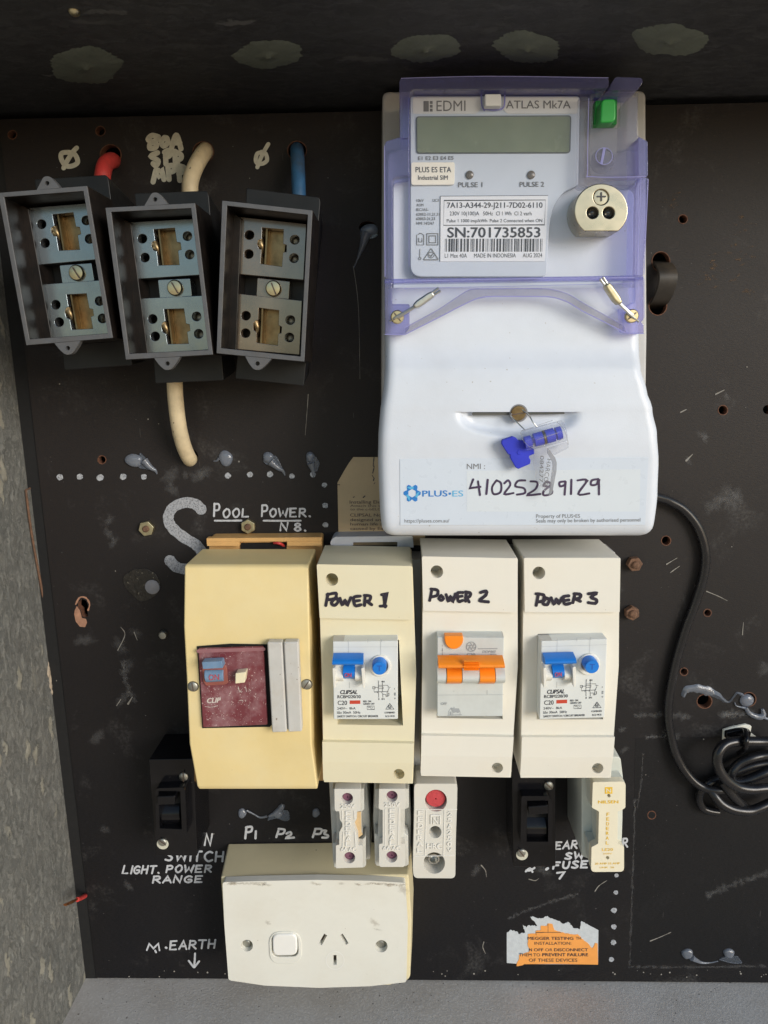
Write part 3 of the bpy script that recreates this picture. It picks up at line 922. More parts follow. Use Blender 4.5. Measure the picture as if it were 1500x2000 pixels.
# scratches
bm = mb()
for pts, wd in (([(1162, 1741), (1170, 1730), (1185, 1720)], 1.6), ([(1270, 1838), (1290, 1830), (1310, 1821)], 2), ([(602, 770), (600, 800), (596, 850)], 1.2),
                ([(690, 520), (700, 600), (703, 740)], 1.1), ([(1302, 1102), (1312, 1096), (1322, 1090)], 2), ([(1310, 1118), (1318, 1112), (1327, 1106)], 2), ([(1380, 1155), (1402, 1164), (1420, 1173)], 2),
                ([(1330, 805), (1340, 800)], 3), ([(1398, 770), (1414, 762)], 3), ([(1340, 900), (1352, 888)], 3), ([(250, 1375), (258, 1362)], 3), ([(228, 1378), (236, 1366)], 2),
                ([(230, 1270), (244, 1240), (236, 1225)], 2), ([(262, 1235), (268, 1250)], 2), ([(1320, 1480), (1322, 1474)], 3), ([(1450, 1240), (1452, 1216)], 1.5),
                ([(940, 1690), (948, 1700), (950, 1712)], 2), ([(1033, 1717), (1045, 1720), (1052, 1716)], 1.5), ([(945, 1840), (943, 1850), (948, 1862)], 2)):
    stroke(bm, pts, wd, .16, rough=.4, taper=(1, .5))
for k in range(90):
    x, y = (random.uniform(180, 1500), random.uniform(1895, 1909)) if k < 45 else (random.uniform(60, 1500), random.uniform(240, 1880))
    r = random.uniform(.7, 1.8)
    dd = .17 + lift()
    bm.faces.new([bm.verts.new(V(px, py, dd)) for px, py in circ(x, y, r, 7)])
obj('scratches', bm, pm('pale_scratch', (.25, .235, .21), .8, var=.3), board)
bm = mb()
for x, y in ((1450, 445), (1440, 500), (1395, 520), (1448, 560), (1380, 540), (1300, 400)):
    for k in range(9):
        xx, yy = x + random.gauss(0, 11), y + random.gauss(0, 13)
        stroke(bm, [(xx, yy), (xx + random.uniform(4, 14), yy + random.uniform(-5, 3))], random.uniform(1, 4), .1, rough=.6)
obj('brown_stains', bm, chalk_mat('thin_brown_stain', (.14, .085, .045), .42, 500), board)

# ---- handwriting
def writing(f, m, name='handwriting'):
    bm = mb(); f(bm); return obj(name, bm, m, board)

def words(m, *fs):
    for f in fs:
        bm = mb(); f(bm); obj('handwriting', bm, m, board)
g5 = zc(80, 250, .12); z2_ = zc(340, 240, .26667)
def many(ss, c, w, d=.3, **k):
    def f(bm):
        for s in ss: stroke(bm, c(*s), w, d, **k)
    return f
words(M['paint'],
 many([[(455, 395), (340, 410), (330, 500), (400, 610), (500, 620), (590, 570), (590, 500), (540, 420), (455, 395)], [(580, 325), (520, 390), (430, 530), (370, 650)]], g5, 9.5),
 many([[(660, 215), (610, 225), (600, 285), (640, 300), (680, 275), (670, 225), (640, 212)], [(690, 155), (655, 215), (630, 270), (610, 325)]], z2_, 8))
g7 = zc(270, 250, .19333)
words(M['paint'],
 many([[(205, 90), (140, 75), (100, 115), (140, 140), (185, 165), (170, 200), (120, 205), (118, 165), (150, 140), (205, 110)], [(265, 95), (235, 140), (255, 182), (298, 150), (290, 105), (265, 95)],
       [(335, 205), (372, 85), (398, 90), (432, 210)], [(350, 150), (420, 150)], [(384, 90), (384, 150)]], g7, 10.2),
 many([[(195, 250), (130, 285), (200, 330), (180, 380), (150, 360)], [(280, 365), (275, 250)], [(265, 245), (310, 225), (320, 275), (275, 300)], [(370, 235), (375, 345)], [(372, 238), (430, 270), (428, 310), (380, 325)], [(395, 320), (398, 345)]], g7, 10.2),
 many([[(150, 545), (185, 415), (215, 490), (235, 430), (260, 520)], [(312, 520), (300, 400)], [(298, 385), (352, 380), (362, 430), (310, 450)], [(420, 530), (405, 385)], [(400, 380), (462, 400), (452, 440), (410, 460)]], g7, 10.2))
ck = zc(220, 860, .29333)
words(M['chalk'], many([[(590, 460), (550, 425), (480, 415), (400, 450), (370, 520), (400, 585), (480, 650), (560, 700), (600, 770), (560, 850), (440, 850), (380, 800)]], ck, 21, .2, rough=.08))
def H(c, s, p, q, h, w=3.6, **k):
    return lambda bm: hand(bm, s, *c(p)[0], *c(q)[0], h, w, .25, **k)
def both(*fs):
    def f(bm):
        for g in fs: g(bm)
    return f
words(M['chalk_pen'],
 both(H(ck, 'P', (672, 505), (730, 505), 24, 3.8), H(ck, 'OOL', (735, 513), (925, 508), 16), many([[(680, 535), (770, 535), (858, 534)]], ck, 3.4, .25, rough=.15)),
 both(H(ck, 'P', (990, 505), (1050, 505), 22, 3.8), H(ck, 'OWER.', (1045, 508), (1325, 508), 16), many([[(1005, 535), (1130, 536), (1252, 535)]], ck, 3.4, .25, rough=.15)),
 both(H(ck, 'N', (1115, 600), (1185, 600), 15), H(ck, '8', (1208, 603), (1275, 603), 15), many([[(1280, 600), (1283, 602)]], ck, 4, .25)))
b5 = zc(0, 1600, .306667)
words(M['chalk_pen'],
 H(b5, 'N', (1302, 165), (1360, 165), 21, 4.0, slant=.12),
 H(b5, 'SWITCH', (1050, 262), (1440, 270), 18, 4.0, slant=.06),
 both(H(b5, 'LIGHT.', (778, 346), (1020, 344), 14.5, slant=.2), H(b5, 'POWER', (1055, 338), (1360, 336), 13.5, slant=.15)),
 H(b5, 'RANGE', (970, 405), (1305, 400), 12.5, slant=.15),
 both(H(b5, 'M', (935, 835), (1045, 835), 13, 3.2, slant=.1), many([[(988, 836), (994, 848)]], b5, 3.6, .25), many([[(1056, 818), (1060, 820)]], b5, 4.5, .25), H(b5, 'EARTH', (1080, 830), (1385, 818), 16, slant=.1)),
 many([[(1242, 855), (1240, 900), (1236, 940)], [(1202, 902), (1220, 925), (1236, 943), (1252, 925), (1268, 905)]], b5, 3.8, .25))
k4 = zc(430, 1530, .153333)
words(M['chalk_pen'],
 many([[(320, 700), (335, 560)], [(330, 560), (400, 555), (395, 610), (330, 625)], [(455, 610), (450, 700)]], k4, 4.4, .25),
 many([[(715, 685), (750, 580)], [(745, 580), (820, 590), (800, 640), (735, 645)], [(845, 640), (890, 620), (905, 650), (840, 695), (940, 690)]], k4, 4.2, .25),
 many([[(1180, 685), (1215, 580)], [(1210, 580), (1290, 585), (1275, 640), (1205, 645)], [(1305, 600), (1350, 605), (1325, 640), (1375, 665), (1360, 690), (1300, 690)]], k4, 4.2, .25))
f5 = zc(960, 1490, .2)
words(M['chalk_pen'],
 H(f5, 'EARTH', (618, 842), (1010, 820), 14, slant=.2), H(f5, 'R', (1278, 820), (1345, 822), 16, slant=.05), H(f5, 'SW', (715, 938), (915, 925), 12, 4.0, slant=.15),
 many([[(335, 1060), (375, 1030), (400, 1065)], [(420, 1025), (375, 1050), (340, 1050)]], f5, 4, .25), H(f5, 'FUSE', (600, 1033), (960, 1018), 13, 4.0, slant=.15), many([[(640, 1075), (712, 1065), (665, 1130)]], f5, 4.2, .25, sm=False), many([[(535, 1040), (550, 1030)]], f5, 5, .25))
def W8(bm):
    for x, y, r in [(117, 932, 6.5), (156, 931, 6.5), (196, 933, 7), (241, 931, 7), (281, 931, 6), (445, 929, 6), (488, 927, 6), (527, 926, 6.5), (570, 930, 5.5), (611, 927, 6), (634, 947, 5.5), (635, 987, 6), (636, 1025, 6),
                    (1204, 1710, 4.5), (1203, 1743, 5), (1199, 1778, 6), (1199, 1810, 5.5), (1198, 1841, 5.5), (1194, 1874, 5.5)]:
        d = .3 + lift()
        bm.faces.new([bm.verts.new(V(px, py, d)) for px, py in [(x + r * random.uniform(.8, 1.1) * math.cos(a), y + r * random.uniform(.75, 1.05) * math.sin(a)) for a in (2 * math.pi * i / 14 for i in range(14))]])
writing(W8, chalk_mat('chalk_dot_paint', (.50, .52, .56), .62, 1000, .85, .2), 'paint_dots')

# ---- tan sticker behind the meter, torn orange sticker
tg = zc(640, 870, .1)
tag = thing('tan_sticker', 'tan card sticker with brown print, half hidden behind the meter', 'sticker', V(700, 970, .5))
bm = prism(mb(), tg((500, 228), (1900, 225), (1900, 1950), (215, 1950), (192, 770), (190, 730), (240, 640), (330, 480), (410, 350)), .7, .1)
obj('card', bm, M['tag_card'], tag, flat=True)
bm = mb()
full = (('Installing Electrical', 430, 1135, 62, .02, 900), ('Attach this sticker', 440, 1200, 46, 0, 860), ('to the c-bELCB unit', 440, 1268, 46, 0, 860), ('CLIPSAL No. units', 438, 1388, 58, .025, 900),
        ('designed and built', 440, 1478, 56, .02, 940), ('human life against', 442, 1562, 56, .02, 940), ('caused by Earthing', 442, 1650, 56, .02, 940))
for s, x, y, h, bo, wd in full:
    (ax, ay), (bx, by) = tg((x, y), (x + wd, y))
    text(bm, s, ax, ay, bx, by, h * .1, .8, bo)
obj('printing', bm, M['ink_brown'], tag)
bm = mb()
for s in ([(905, 235), (890, 390), (905, 420), (880, 540)], [(870, 590), (905, 640), (890, 690)], [(905, 750), (920, 730)], [(690, 1020), (730, 985)], [(500, 1015), (520, 1000)], [(195, 768), (235, 768)]):
    stroke(bm, tg(*s), 1.6, .85, rough=.5)
obj('cracks', bm, M['ink'], tag)

og = zc(970, 1770, .1466667)
tag = thing('orange_sticker', 'torn orange warning sticker about megger testing low on the board', 'sticker', V(1080, 1840, .4))
bm = mb()
pp = [(135, 350), (180, 315), (270, 335), (290, 370), (380, 350), (350, 250), (400, 285), (420, 255), (540, 265), (510, 210), (450, 140), (500, 145), (590, 165), (680, 130), (720, 165), (800, 190), (900, 235), (950, 210), (1010, 270), (1030, 295), (1110, 305), (1130, 200), (1220, 250), (1355, 320), (1350, 775), (330, 770), (135, 755)]
jag = []
for i, p in enumerate(pp):
    q = pp[(i + 1) % len(pp)]
    jag.append(p)
    L = math.hypot(q[0] - p[0], q[1] - p[1])
    if i < 22 and L > 30:
        for k in range(1, int(L / 16)):
            t = k / int(L / 16)
            jag.append((p[0] + (q[0] - p[0]) * t + random.uniform(-7, 7), p[1] + (q[1] - p[1]) * t + random.uniform(-9, 9)))
plate(bm, og(*jag), [], .25, .02)
obj('torn_backing', bm, M['paper'], tag, flat=True)
bm = mb()
op = [(415, 375), (520, 365), (520, 330), (590, 320), (590, 262), (670, 262), (680, 232), (745, 240), (770, 320), (860, 350), (980, 375), (1080, 375), (1130, 430), (1230, 510), (1275, 560), (1310, 490), (1345, 500), (1350, 778), (760, 768), (365, 772), (350, 785), (265, 800), (270, 760), (300, 690), (300, 650), (430, 610), (435, 560), (415, 520)]
jag = []
for i, p in enumerate(op):
    q = op[(i + 1) % len(op)]; jag.append(p); L = math.hypot(q[0] - p[0], q[1] - p[1])
    if (i < 16 or i > 20) and L > 40:
        for k in range(1, int(L / 22)):
            t = k / int(L / 22); jag.append((p[0] + (q[0] - p[0]) * t + random.uniform(-6, 6), p[1] + (q[1] - p[1]) * t + random.uniform(-6, 6)))
plate(bm, og(*jag), [], .5, .26)
obj('orange_layer', bm, M['orange_paper'], tag, flat=True)
bm = mb()
for s, x0, x1, y, h, bo in (('MEGGER TESTING', 415, 1022, 447, 38, .035), ('TH', 1055, 1125, 445, 36, 0), ('INSTALLATION:', 505, 995, 513, 38, 0), ('N', 435, 470, 600, 38, .03), ('OFF', 497, 622, 600, 38, .035), ('OR', 648, 745, 600, 38, 0),
                            ('DISCONNECT', 768, 1215, 600, 38, .035), ('THEM TO', 300, 580, 668, 40, 0), ('PREVENT FAILURE', 610, 1218, 666, 40, .035), ('OF THESE DEVICES', 430, 1075, 740, 42, 0)):
    (ax, ay), (bx, by) = og((x0, y), (x1, y))
    text(bm, s, ax, ay, bx, by, h * .14667, .6, bo)
stroke(bm, og((525, 385), (530, 350), (700, 350), (860, 350)), .7, .6, sm=False); stroke(bm, og((685, 350), (685, 235)), .7, .6)
obj('printing', bm, M['ink'], tag)

# ---- nuts, bolts, discs on the board
def hexnut(px, py, r, h, rot, m, stud, mstud, lab, name='hex_nut', cat='nut', group='nuts and bolts on the board', tilt=0):
    t = thing(name, lab, cat, V(px, py, 0), group)
    cx, cz = XZ(px, py, h)
    bm = mb()
    fr = [bm.verts.new(((cx + r * math.cos(rot + k * math.pi / 3)) * .001, -h * .001, (cz + r * math.sin(rot + k * math.pi / 3)) * .001)) for k in range(6)]
    bk = [bm.verts.new((v.co.x, -.0001, v.co.z)) for v in fr]
    bm.faces.new(fr); bm.faces.new(bk[::-1]); bridge(bm, fr, bk)
    obj('nut', bm, m, t, bev=.35)
    bm = mb()
    lathe(bm, px, py, [(stud, 0.2), (stud, h + stud * .5), (stud * .7, h + stud * .8), (0, h + stud * .85)], h, n=16)
    obj('stud', bm, mstud, t)
hexnut(285, 1033, 4.9, 3.2, .2, M['plated'], 2.0, M['rust'], 'pale plated hex nut left of the big chalk S')
hexnut(484, 1029, 4.6, 4, .5, M['plated'], 2.0, M['rust'], 'plated hex nut just under the words pool power')
hexnut(1241, 1103, 4.6, 4.5, .1, M['rust'], 2.2, M['rust'], 'upper rusty hex bolt right of the box marked power 3')
hexnut(1236, 1199, 4.5, 4.5, .6, M['rust'], 2.4, M['rust'], 'lower rusty hex bolt right of the box marked power 3')
bm = lathe(mb(), 318, 1241, [(2.9, .1), (2.9, 1.6), (2.2, 2.6), (0, 3.0)], 2, n=18)
obj('rivet', bm, M['steel_dull'], label='small dull metal stud left of the yellow box', cat='stud')
bm = mb()
pts = [(240, 1125), (260, 1112), (285, 1110), (305, 1122), (313, 1140), (308, 1160), (290, 1172), (272, 1176), (262, 1165), (250, 1155), (240, 1140)]
prism(bm, rnd(pts, 6), .6, .05)
t = thing('tar_smear', 'flaky black tar smear round a grey disc below the chalk S', 'smear', V(276, 1143, 0))
obj('tar', bm, M['tar'], t, bev=.3)
bm = lathe(mb(), 297, 1147, [(4.6, .2), (4.6, 1.3), (4.0, 1.7), (0, 1.8)], 1.5, n=22)
obj('disc', bm, pm('grey_lead_disc', (.22, .22, .24), .6, var=.2), t)

# ---- silicone dollops
def dollop(px, py, rx, ry, h, lab, tail=None, tw=None, film=None, knob=True, rot=0.0):
    h *= .62
    t = thing('silicone_dollop', lab, 'sealant', V(px, py, 0), 'dollops of sealant plugging old holes')
    bm = mb()
    n = 22
    rings = []
    for s, hh in ((1.0, .05), (1.0, .35), (.86, .75), (.6, 1.0), (.3, 1.1)):
        ring = []
        for k in range(n):
            a = 2 * math.pi * k / n
            u, v = rx * s * math.cos(a) * (1 + .08 * math.sin(3 * a + px)), ry * s * math.sin(a) * (1 + .07 * math.sin(2 * a + py))
            x, y = px + u * math.cos(rot) - v * math.sin(rot), py + u * math.sin(rot) + v * math.cos(rot)
            ring.append(bm.verts.new(V(x, y, 0, h * hh)))
        rings.append(ring)
    for a, b in zip(rings, rings[1:]): bridge(bm, a, b)
    bm.faces.new(rings[-1]); bm.faces.new(rings[0][::-1])
    obj('blob', bm, M['silicone'], t, sharp=80)
    if tail:
        bm = mb()
        k = len(tail)
        tube(bm, [V(x, y, 0, max(.25, h * .55 * (1 - i / (k - 1)))) for i, (x, y) in enumerate(tail)], tw or [2.2 * (1 - i / (k - 1)) + .25 for i in range(k)], n=10)
        obj('tail', bm, M['silicone'], t, sharp=80)
    if film:
        bm = mb()
        d = .9
        prism(bm, rnd(film, 5), 1.0, .1, dref=.5)
        obj('film', bm, M['silicone_thin'], t, bev=.3, sharp=80)
    return t
dollop(262, 899, 17, 13, 3.6, 'largest cloudy sealant dollop left of the lower white cable', tail=ck((215, 130), (250, 175), (285, 200), (297, 225)), film=ck((180, 75), (250, 150), (296, 205), (240, 195), (170, 185)), rot=.1)
dollop(441, 895, 13, 16, 3.2, 'ragged sealant dollop right of the lower white cable', tail=ck((710, 120), (695, 135), (672, 138)), tw=[.8, .6, .3], rot=-.5)
dollop(524, 893, 10, 11, 3.2, 'sealant dollop with a long drip above the word pool', tail=ck((1055, 140), (1100, 180), (1135, 205), (1148, 235)), film=ck((1000, 100), (1090, 100), (1140, 200), (1100, 195), (1040, 170), (1005, 150)))
dollop(606, 892, 8, 10, 3.2, 'upright sealant dollop, rightmost of the row above the words pool power', tail=ck((1320, 150), (1335, 200), (1340, 250)), film=ck((1290, 80), (1340, 90), (1382, 150), (1360, 215), (1320, 200), (1290, 150)))
dollop(722, 449, 17, 12, 4, 'sealant dollop with a thin drip left of the meter', tail=[(716, 456), (709, 478), (700, 502), (691, 523)], tw=[3.2, 2, .7, .3], film=[(704, 444), (738, 440), (738, 462), (715, 470), (706, 480), (703, 470)])
dollop(473, 1588, 8, 9, 2.5, 'small sealant dollop above the mark P1', tail=k4((340, 335), (430, 385), (510, 430), (600, 415)), tw=[.7, .5, .6, .9])
dollop(543, 1589, 9, 8, 3, 'spidery sealant dollop above the mark P2', tail=k4((620, 410), (700, 370), (780, 300), (800, 260)), tw=[.7, 1.6, 2.2, 1.2], film=k4((590, 480), (640, 400), (760, 330), (880, 350), (890, 470), (820, 480), (720, 440)))
dollop(617, 1587, 7.5, 8.5, 2.4, 'small round sealant dollop above the mark P3')
l8 = zc(900, 1650, .4)
dollop(1342, 1862, 11, 10, 3, 'left sealant dollop of the joined pair low on the right', tail=l8((1125, 545), (1170, 570), (1215, 574), (1255, 566)), tw=[2.2, .9, .4, .4])
dollop(1423, 1861, 10.5, 9.5, 3, 'right sealant dollop of the joined pair low on the right', film=l8((1255, 560), (1290, 545), (1350, 540), (1378, 578), (1330, 580)))
bl = zc(1310, 1320, .126667)
t = thing('sealant_strand', 'long twisted strand of cloudy sealant stretched between two holes at right', 'sealant', V(1400, 1365, 0))
bm = mb()
pts = bl((190, 320), (230, 220), (380, 190), (560, 230), (720, 300), (820, 380), (900, 400), (970, 320), (1020, 265), (1090, 290), (1180, 360))
wd = [3.5, 6.5, 7.5, 9, 6.0, 3.2, 1.6, 1.5, 2.2, 3.2, 4]
hh = [1.2, 2, 2.2, 2.4, 2.2, 1.6, 1.2, 1.2, 1.4, 1.6, 1.2]
up, dn, md = [], [], []
P = smooth(pts, 5)
n = len(P)
for i, p in enumerate(P):
    a = P[max(i - 1, 0)]; b = P[min(i + 1, n - 1)]; tt = (b - a).normalized(); nn = Vector((-tt.y, tt.x))
    q = i / (n - 1) * (len(wd) - 1); k = min(int(q), len(wd) - 2); ww = wd[k] + (wd[k + 1] - wd[k]) * (q - k); h_ = hh[k] + (hh[k + 1] - hh[k]) * (q - k)
    ww *= 1.0 + .1 * math.sin(i * 1.3)
    up.append(bm.verts.new(V(*(p - nn * ww), 0, .15))); dn.append(bm.verts.new(V(*(p + nn * ww * random.uniform(.85, 1.15)), 0, .15))); md.append(bm.verts.new(V(*(p - nn * ww * .15), 0, h_)))
for i in range(n - 1):
    bm.faces.new((up[i], up[i + 1], md[i + 1], md[i])); bm.faces.new((md[i], md[i + 1], dn[i + 1], dn[i]))
obj('strand', bm, M['silicone'], t, sharp=80)
bm = mb()
tube(bm, [V(*p, 0, 1.0) for p in bl((1150, 480), (1200, 560), (1290, 610), (1370, 620), (1420, 580), (1400, 500))], [1.0, 1.4, 1.8, 2.0, 1.6, .8], n=10)
tube(bm, [V(*p, 0, 1.0) for p in bl((1390, 610), (1450, 640), (1520, 665))], [1.4, .9, .7], n=10)
tube(bm, [V(*p, 0, .8) for p in bl((980, 400), (1000, 450), (1060, 470), (1140, 485))], [.3, .4, .5, 1], n=8)
lathe(bm, *bl((1185, 390))[0], [(4.2, .1), (4.2, 1.2), (2.6, 2.2), (0, 2.5)], 1.5, n=18)
obj('loop', bm, M['silicone'], t, sharp=80)

# ---- black strap looped through two holes
t = bpy.data.objects
bm = mb()
pth = [(1292, 505, -8), (1292, 512, -1), (1292, 518, 5), (1293, 540, 10), (1291, 565, 9), (1287, 590, 3), (1284, 598, -4), (1283, 602, -10)]
P = smooth([Vector(V(x, y, 0, d)) for x, y, d in pth], 6)
L, R, L2, R2 = [], [], [], []
for i, p in enumerate(P):
    hw = .0050
    L.append(bm.verts.new(p + Vector((-hw, 0, 0)))); R.append(bm.verts.new(p + Vector((hw, 0, 0))))
    tt = (P[min(i + 1, len(P) - 1)] - P[max(i - 1, 0)]).normalized()
    nn = Vector((1, 0, 0)).cross(tt) * .0018
    L2.append(bm.verts.new(p + Vector((-hw, 0, 0)) + nn)); R2.append(bm.verts.new(p + Vector((hw, 0, 0)) + nn))
for i in range(len(P) - 1):
    for a, b in ((L, R), (R, R2), (R2, L2), (L2, L)):
        bm.faces.new((a[i], a[i + 1], b[i + 1], b[i]))
obj('black_strap', bm, pm('scuffed_black_strap', (.03, .025, .02), .5, var=.3, haze=((.10, .075, .05), .5, 70)), label='short black strap looped through two holes right of the meter', cat='strap', bev=.3)

# ================================================================== the electricity meter
m3 = zc(730, 130, .373333); m4 = zc(730, 340, .373333); m5 = zc(740, 640, .38); lb = zc(800, 370, .186667); g6 = zc(1140, 170, .155); sr = zc(1140, 540, .093333)
meter = thing('electricity_meter', 'tall white electricity meter with blank display under a violet tinted clear cover', 'electricity meter', V(1005, 1050, 0))
bm = prism(mb(), rnd([(747, 178), (1262, 176), (1264, 660), (1258, 1040), (746, 1040), (745, 660)], 14), 24, 0.3, grow=1)
obj('base', bm, M['meter_back'], meter, bev=1.5)
bm = prism(mb(), rnd([(786, 186), (1245, 184), (1250, 300), (1250, 640), (757, 640), (757, 300), (784, 290)], 8), 44, 24.1)
obj('inner_shell', bm, M['meter_silver'], meter, bev=.8)
bm = prism(mb(), rnd([(767, 351), (800, 345), (1126, 362), (1228, 368), (1239, 378), (1236, 560), (1222, 600), (1180, 612), (800, 612), (767, 596)], 6), 50, 44.1)
obj('front_panel', bm, M['meter_white'], meter, bev=.8)

# display unit face
face_out = rnd([(801, 187), (1133, 187), (1130, 362), (1100, 376), (1082, 402), (1073, 440), (1068, 541), (801, 541)], [6, 8, 4, 10, 14, 20, 14, 24], 6)
bm = prism(mb(), face_out, 55, 50.1)
face = obj('display_face', bm, M['meter_face'], meter, bev=.6)
bm = prism(mb(), rnd(m3((203, 158), (1076, 158), (1076, 470), (203, 470)), 5), 55.15, 55.02)
bm = mb()
prism(bm, rnd([(806, 190), (942, 190), (940, 210), (932, 222), (806, 222)], [6, 4, 6, 8, 4]), 55.3, 55.02)
prism(bm, rnd([(982, 190), (1130, 190), (1128, 222), (990, 222), (982, 212)], [4, 6, 4, 8, 4]), 55.3, 55.02)
obj('header_label', bm, M['meter_head'], meter)
bm = prism(mb(), rnd([(812, 227), (1116, 225), (1114, 299), (813, 300)], 7), 55.5, 55.02)
obj('display_rim', bm, M['lcd_rim'], meter)
bm = prism(mb(), rnd([(814.5, 229), (1113.5, 227.5), (1111.5, 297), (815, 298)], 5), 55.75, 55.52)
obj('display', bm, M['lcd'], meter)
bm = prism(mb(), [(947, 183), (979, 183), (979, 207), (947, 207)], 60, 55.2)
tab = obj('latch_tab', bm, M['socket_white'], meter, bev=.6)
bm = mb()
stroke(bm, [(940, 186), (941, 205), (946, 216)], 3, 55.6); stroke(bm, [(986, 186), (985, 206), (981, 212)], 3, 55.6); stroke(bm, [(948, 213), (964, 215), (979, 213)], 4, 55.6)
obj('latch_clip', bm, M['purple_line'], meter)

bm = mb()
text(bm, 'EDMI', *m3((328, 233))[0], *m3((480, 232))[0], 20.5, 55.4, .0)
text(bm, 'ATLAS Mk7A', *m3((692, 219))[0], *m3((1030, 219))[0], 15.5, 55.4, .010)
for q in (box_px(260, 180, 288, 235), box_px(293, 180, 308, 195), box_px(293, 200, 308, 215), box_px(293, 220, 308, 235)):
    prism(bm, m3(*q), 55.42, 55.32)
obj('name_print', bm, M['ink_grey'], meter)
bm = mb()
text(bm, 'E1 E2 E3 E4 E5', *m3((232, 489))[0], *m3((417, 487))[0], 7, 55.2, .03)
text(bm, 'PULSE 1', *m3((442, 631))[0], *m3((568, 630))[0], 9.5, 55.2, .03)
text(bm, 'PULSE 2', *m3((764, 629))[0], *m3((891, 628))[0], 9.5, 55.2, .03)
for s, x, y, wd in (('10kV', 72, 130, 75), ('UC3', 242, 128, 63), ('AOM', 72, 177, 73), ('IEC/AS-', 70, 225, 128), ('62052-11,21,31', 70, 274, 245), ('62053-21,23', 70, 320, 197), ('NMI 14/2/67', 70, 368, 187)):
    (ax, ay), (bx, by) = lb((x, y), (x + wd, y))
    text(bm, s, ax, ay, bx, by, 5.4, 55.2, .02)
L = lambda *p, w=1.2, c=False, d=55.2: stroke(bm, lb(*p), w, d, sm=False, closed=c)
L((75, 580), (75, 475), (97, 470), (100, 460), (130, 460), (132, 470), (148, 475), (148, 580), c=True)
L((180, 580), (180, 462), (297, 462), (297, 580), c=True, w=1.6); L((203, 557), (203, 485), (273, 485), (273, 557), c=True, w=1.6)
text(bm, 'Li', *lb((93, 552))[0], *lb((132, 552))[0], 8.5, 55.2, .03)
L((108, 625), (106, 708), w=1.3); stroke(bm, lb(*circ(107, 722, 13, 14)), 1.3, 55.2, sub=1, closed=True)
stroke(bm, rnd(lb((225, 615), (302, 735), (146, 735)), 2), 1.7, 55.2, sub=1, closed=True)
stroke(bm, lb(*circ(225, 685, 30, 16, a0=.2, a1=5.2)), 1.3, 55.2, sub=1)
stroke(bm, lb((207, 685), (222, 700), (248, 668)), 1.7, 55.2, sm=False)
obj('printing', bm, M['ink_grey'], meter)
for x in (917, 1037):
    bm = lathe(mb(), x, 342, [(1.9, 55.02), (1.9, 55.6), (1.5, 55.9), (0, 56.0)], 55, n=20)
    obj('pulse_lamp', bm, pm('dark_lamp_lens', (.14, .12, .10), .2), meter)

# serial label
bm = prism(mb(), lb((322, 68), (1448, 62), (1416, 752), (316, 754)), 55.3, 55.02)
serial = obj('serial_label', bm, M['label'], meter)
bm = mb()
d = 55.4
stroke(bm, lb((322, 70), (1448, 63)), .9, d, sm=False); stroke(bm, lb((322, 70), (318, 750)), .9, d, sm=False)
stroke(bm, lb((362, 115), (1424, 110), (1411, 370), (354, 375)), 1.2, d, sm=False, closed=True)
text(bm, '7A13-A344-29-J211-7D02-6110', *lb((392, 193))[0], *lb((1390, 191))[0], 10.5, d, .022)
text(bm, '230V 10(100)A', *lb((420, 271))[0], *lb((728, 271))[0], 7.6, d)
text(bm, '50Hz', *lb((770, 271))[0], *lb((872, 271))[0], 7.6, d)
text(bm, 'Cl 1 Wh', *lb((905, 271))[0], *lb((1066, 271))[0], 7.6, d)
text(bm, 'Cl 2 varh', *lb((1097, 271))[0], *lb((1277, 271))[0], 7.6, d)
text(bm, 'Pulse 1 1000 imp/kWh', *lb((390, 344))[0], *lb((812, 343))[0], 6.4, d)
text(bm, 'Pulse 2 Connected when ON', *lb((840, 343))[0], *lb((1388, 341))[0], 6.4, d)
text(bm, 'SN:701735853', *lb((398, 502))[0], *lb((1366, 500))[0], 19.5, d, .03)
text(bm, 'L1 Max 40A', *lb((368, 714))[0], *lb((600, 713))[0], 8, d)
text(bm, 'MADE IN INDONESIA', *lb((675, 713))[0], *lb((1112, 711))[0], 8, d)
text(bm, 'AUG 2024', *lb((1184, 711))[0], *lb((1388, 709))[0], 8, d)
rb = random.Random(3)
x = 372
while x < 1392:
    wb = rb.choice((4, 4, 8, 14, 20)); 
    prism(bm, lb((x, 516), (min(x + wb, 1398), 515), (min(x + wb, 1398) - 3, 650), (x - 2, 652)), d + .02, d - .05)
    x += wb + rb.choice((6, 8, 10, 16))
obj('printing', bm, M['ink'], serial)
# small cream sticker
bm = prism(mb(), rnd(m3((195, 500), (424, 500), (422, 618), (196, 620)), 5), 56.2, 55.05)
sim = obj('round_cornered_sticker', bm, M['label_cream'], meter, bev=.2)
bm = mb()
text(bm, 'PLUS ES ETA', *m3((219, 553))[0], *m3((405, 553))[0], 10.5, 56.3, .018)
text(bm, 'Industrial SIM', *m3((232, 592))[0], *m3((387, 592))[0], 8.6, 56.3, .015)
obj('printing', bm, M['ink'], sim)

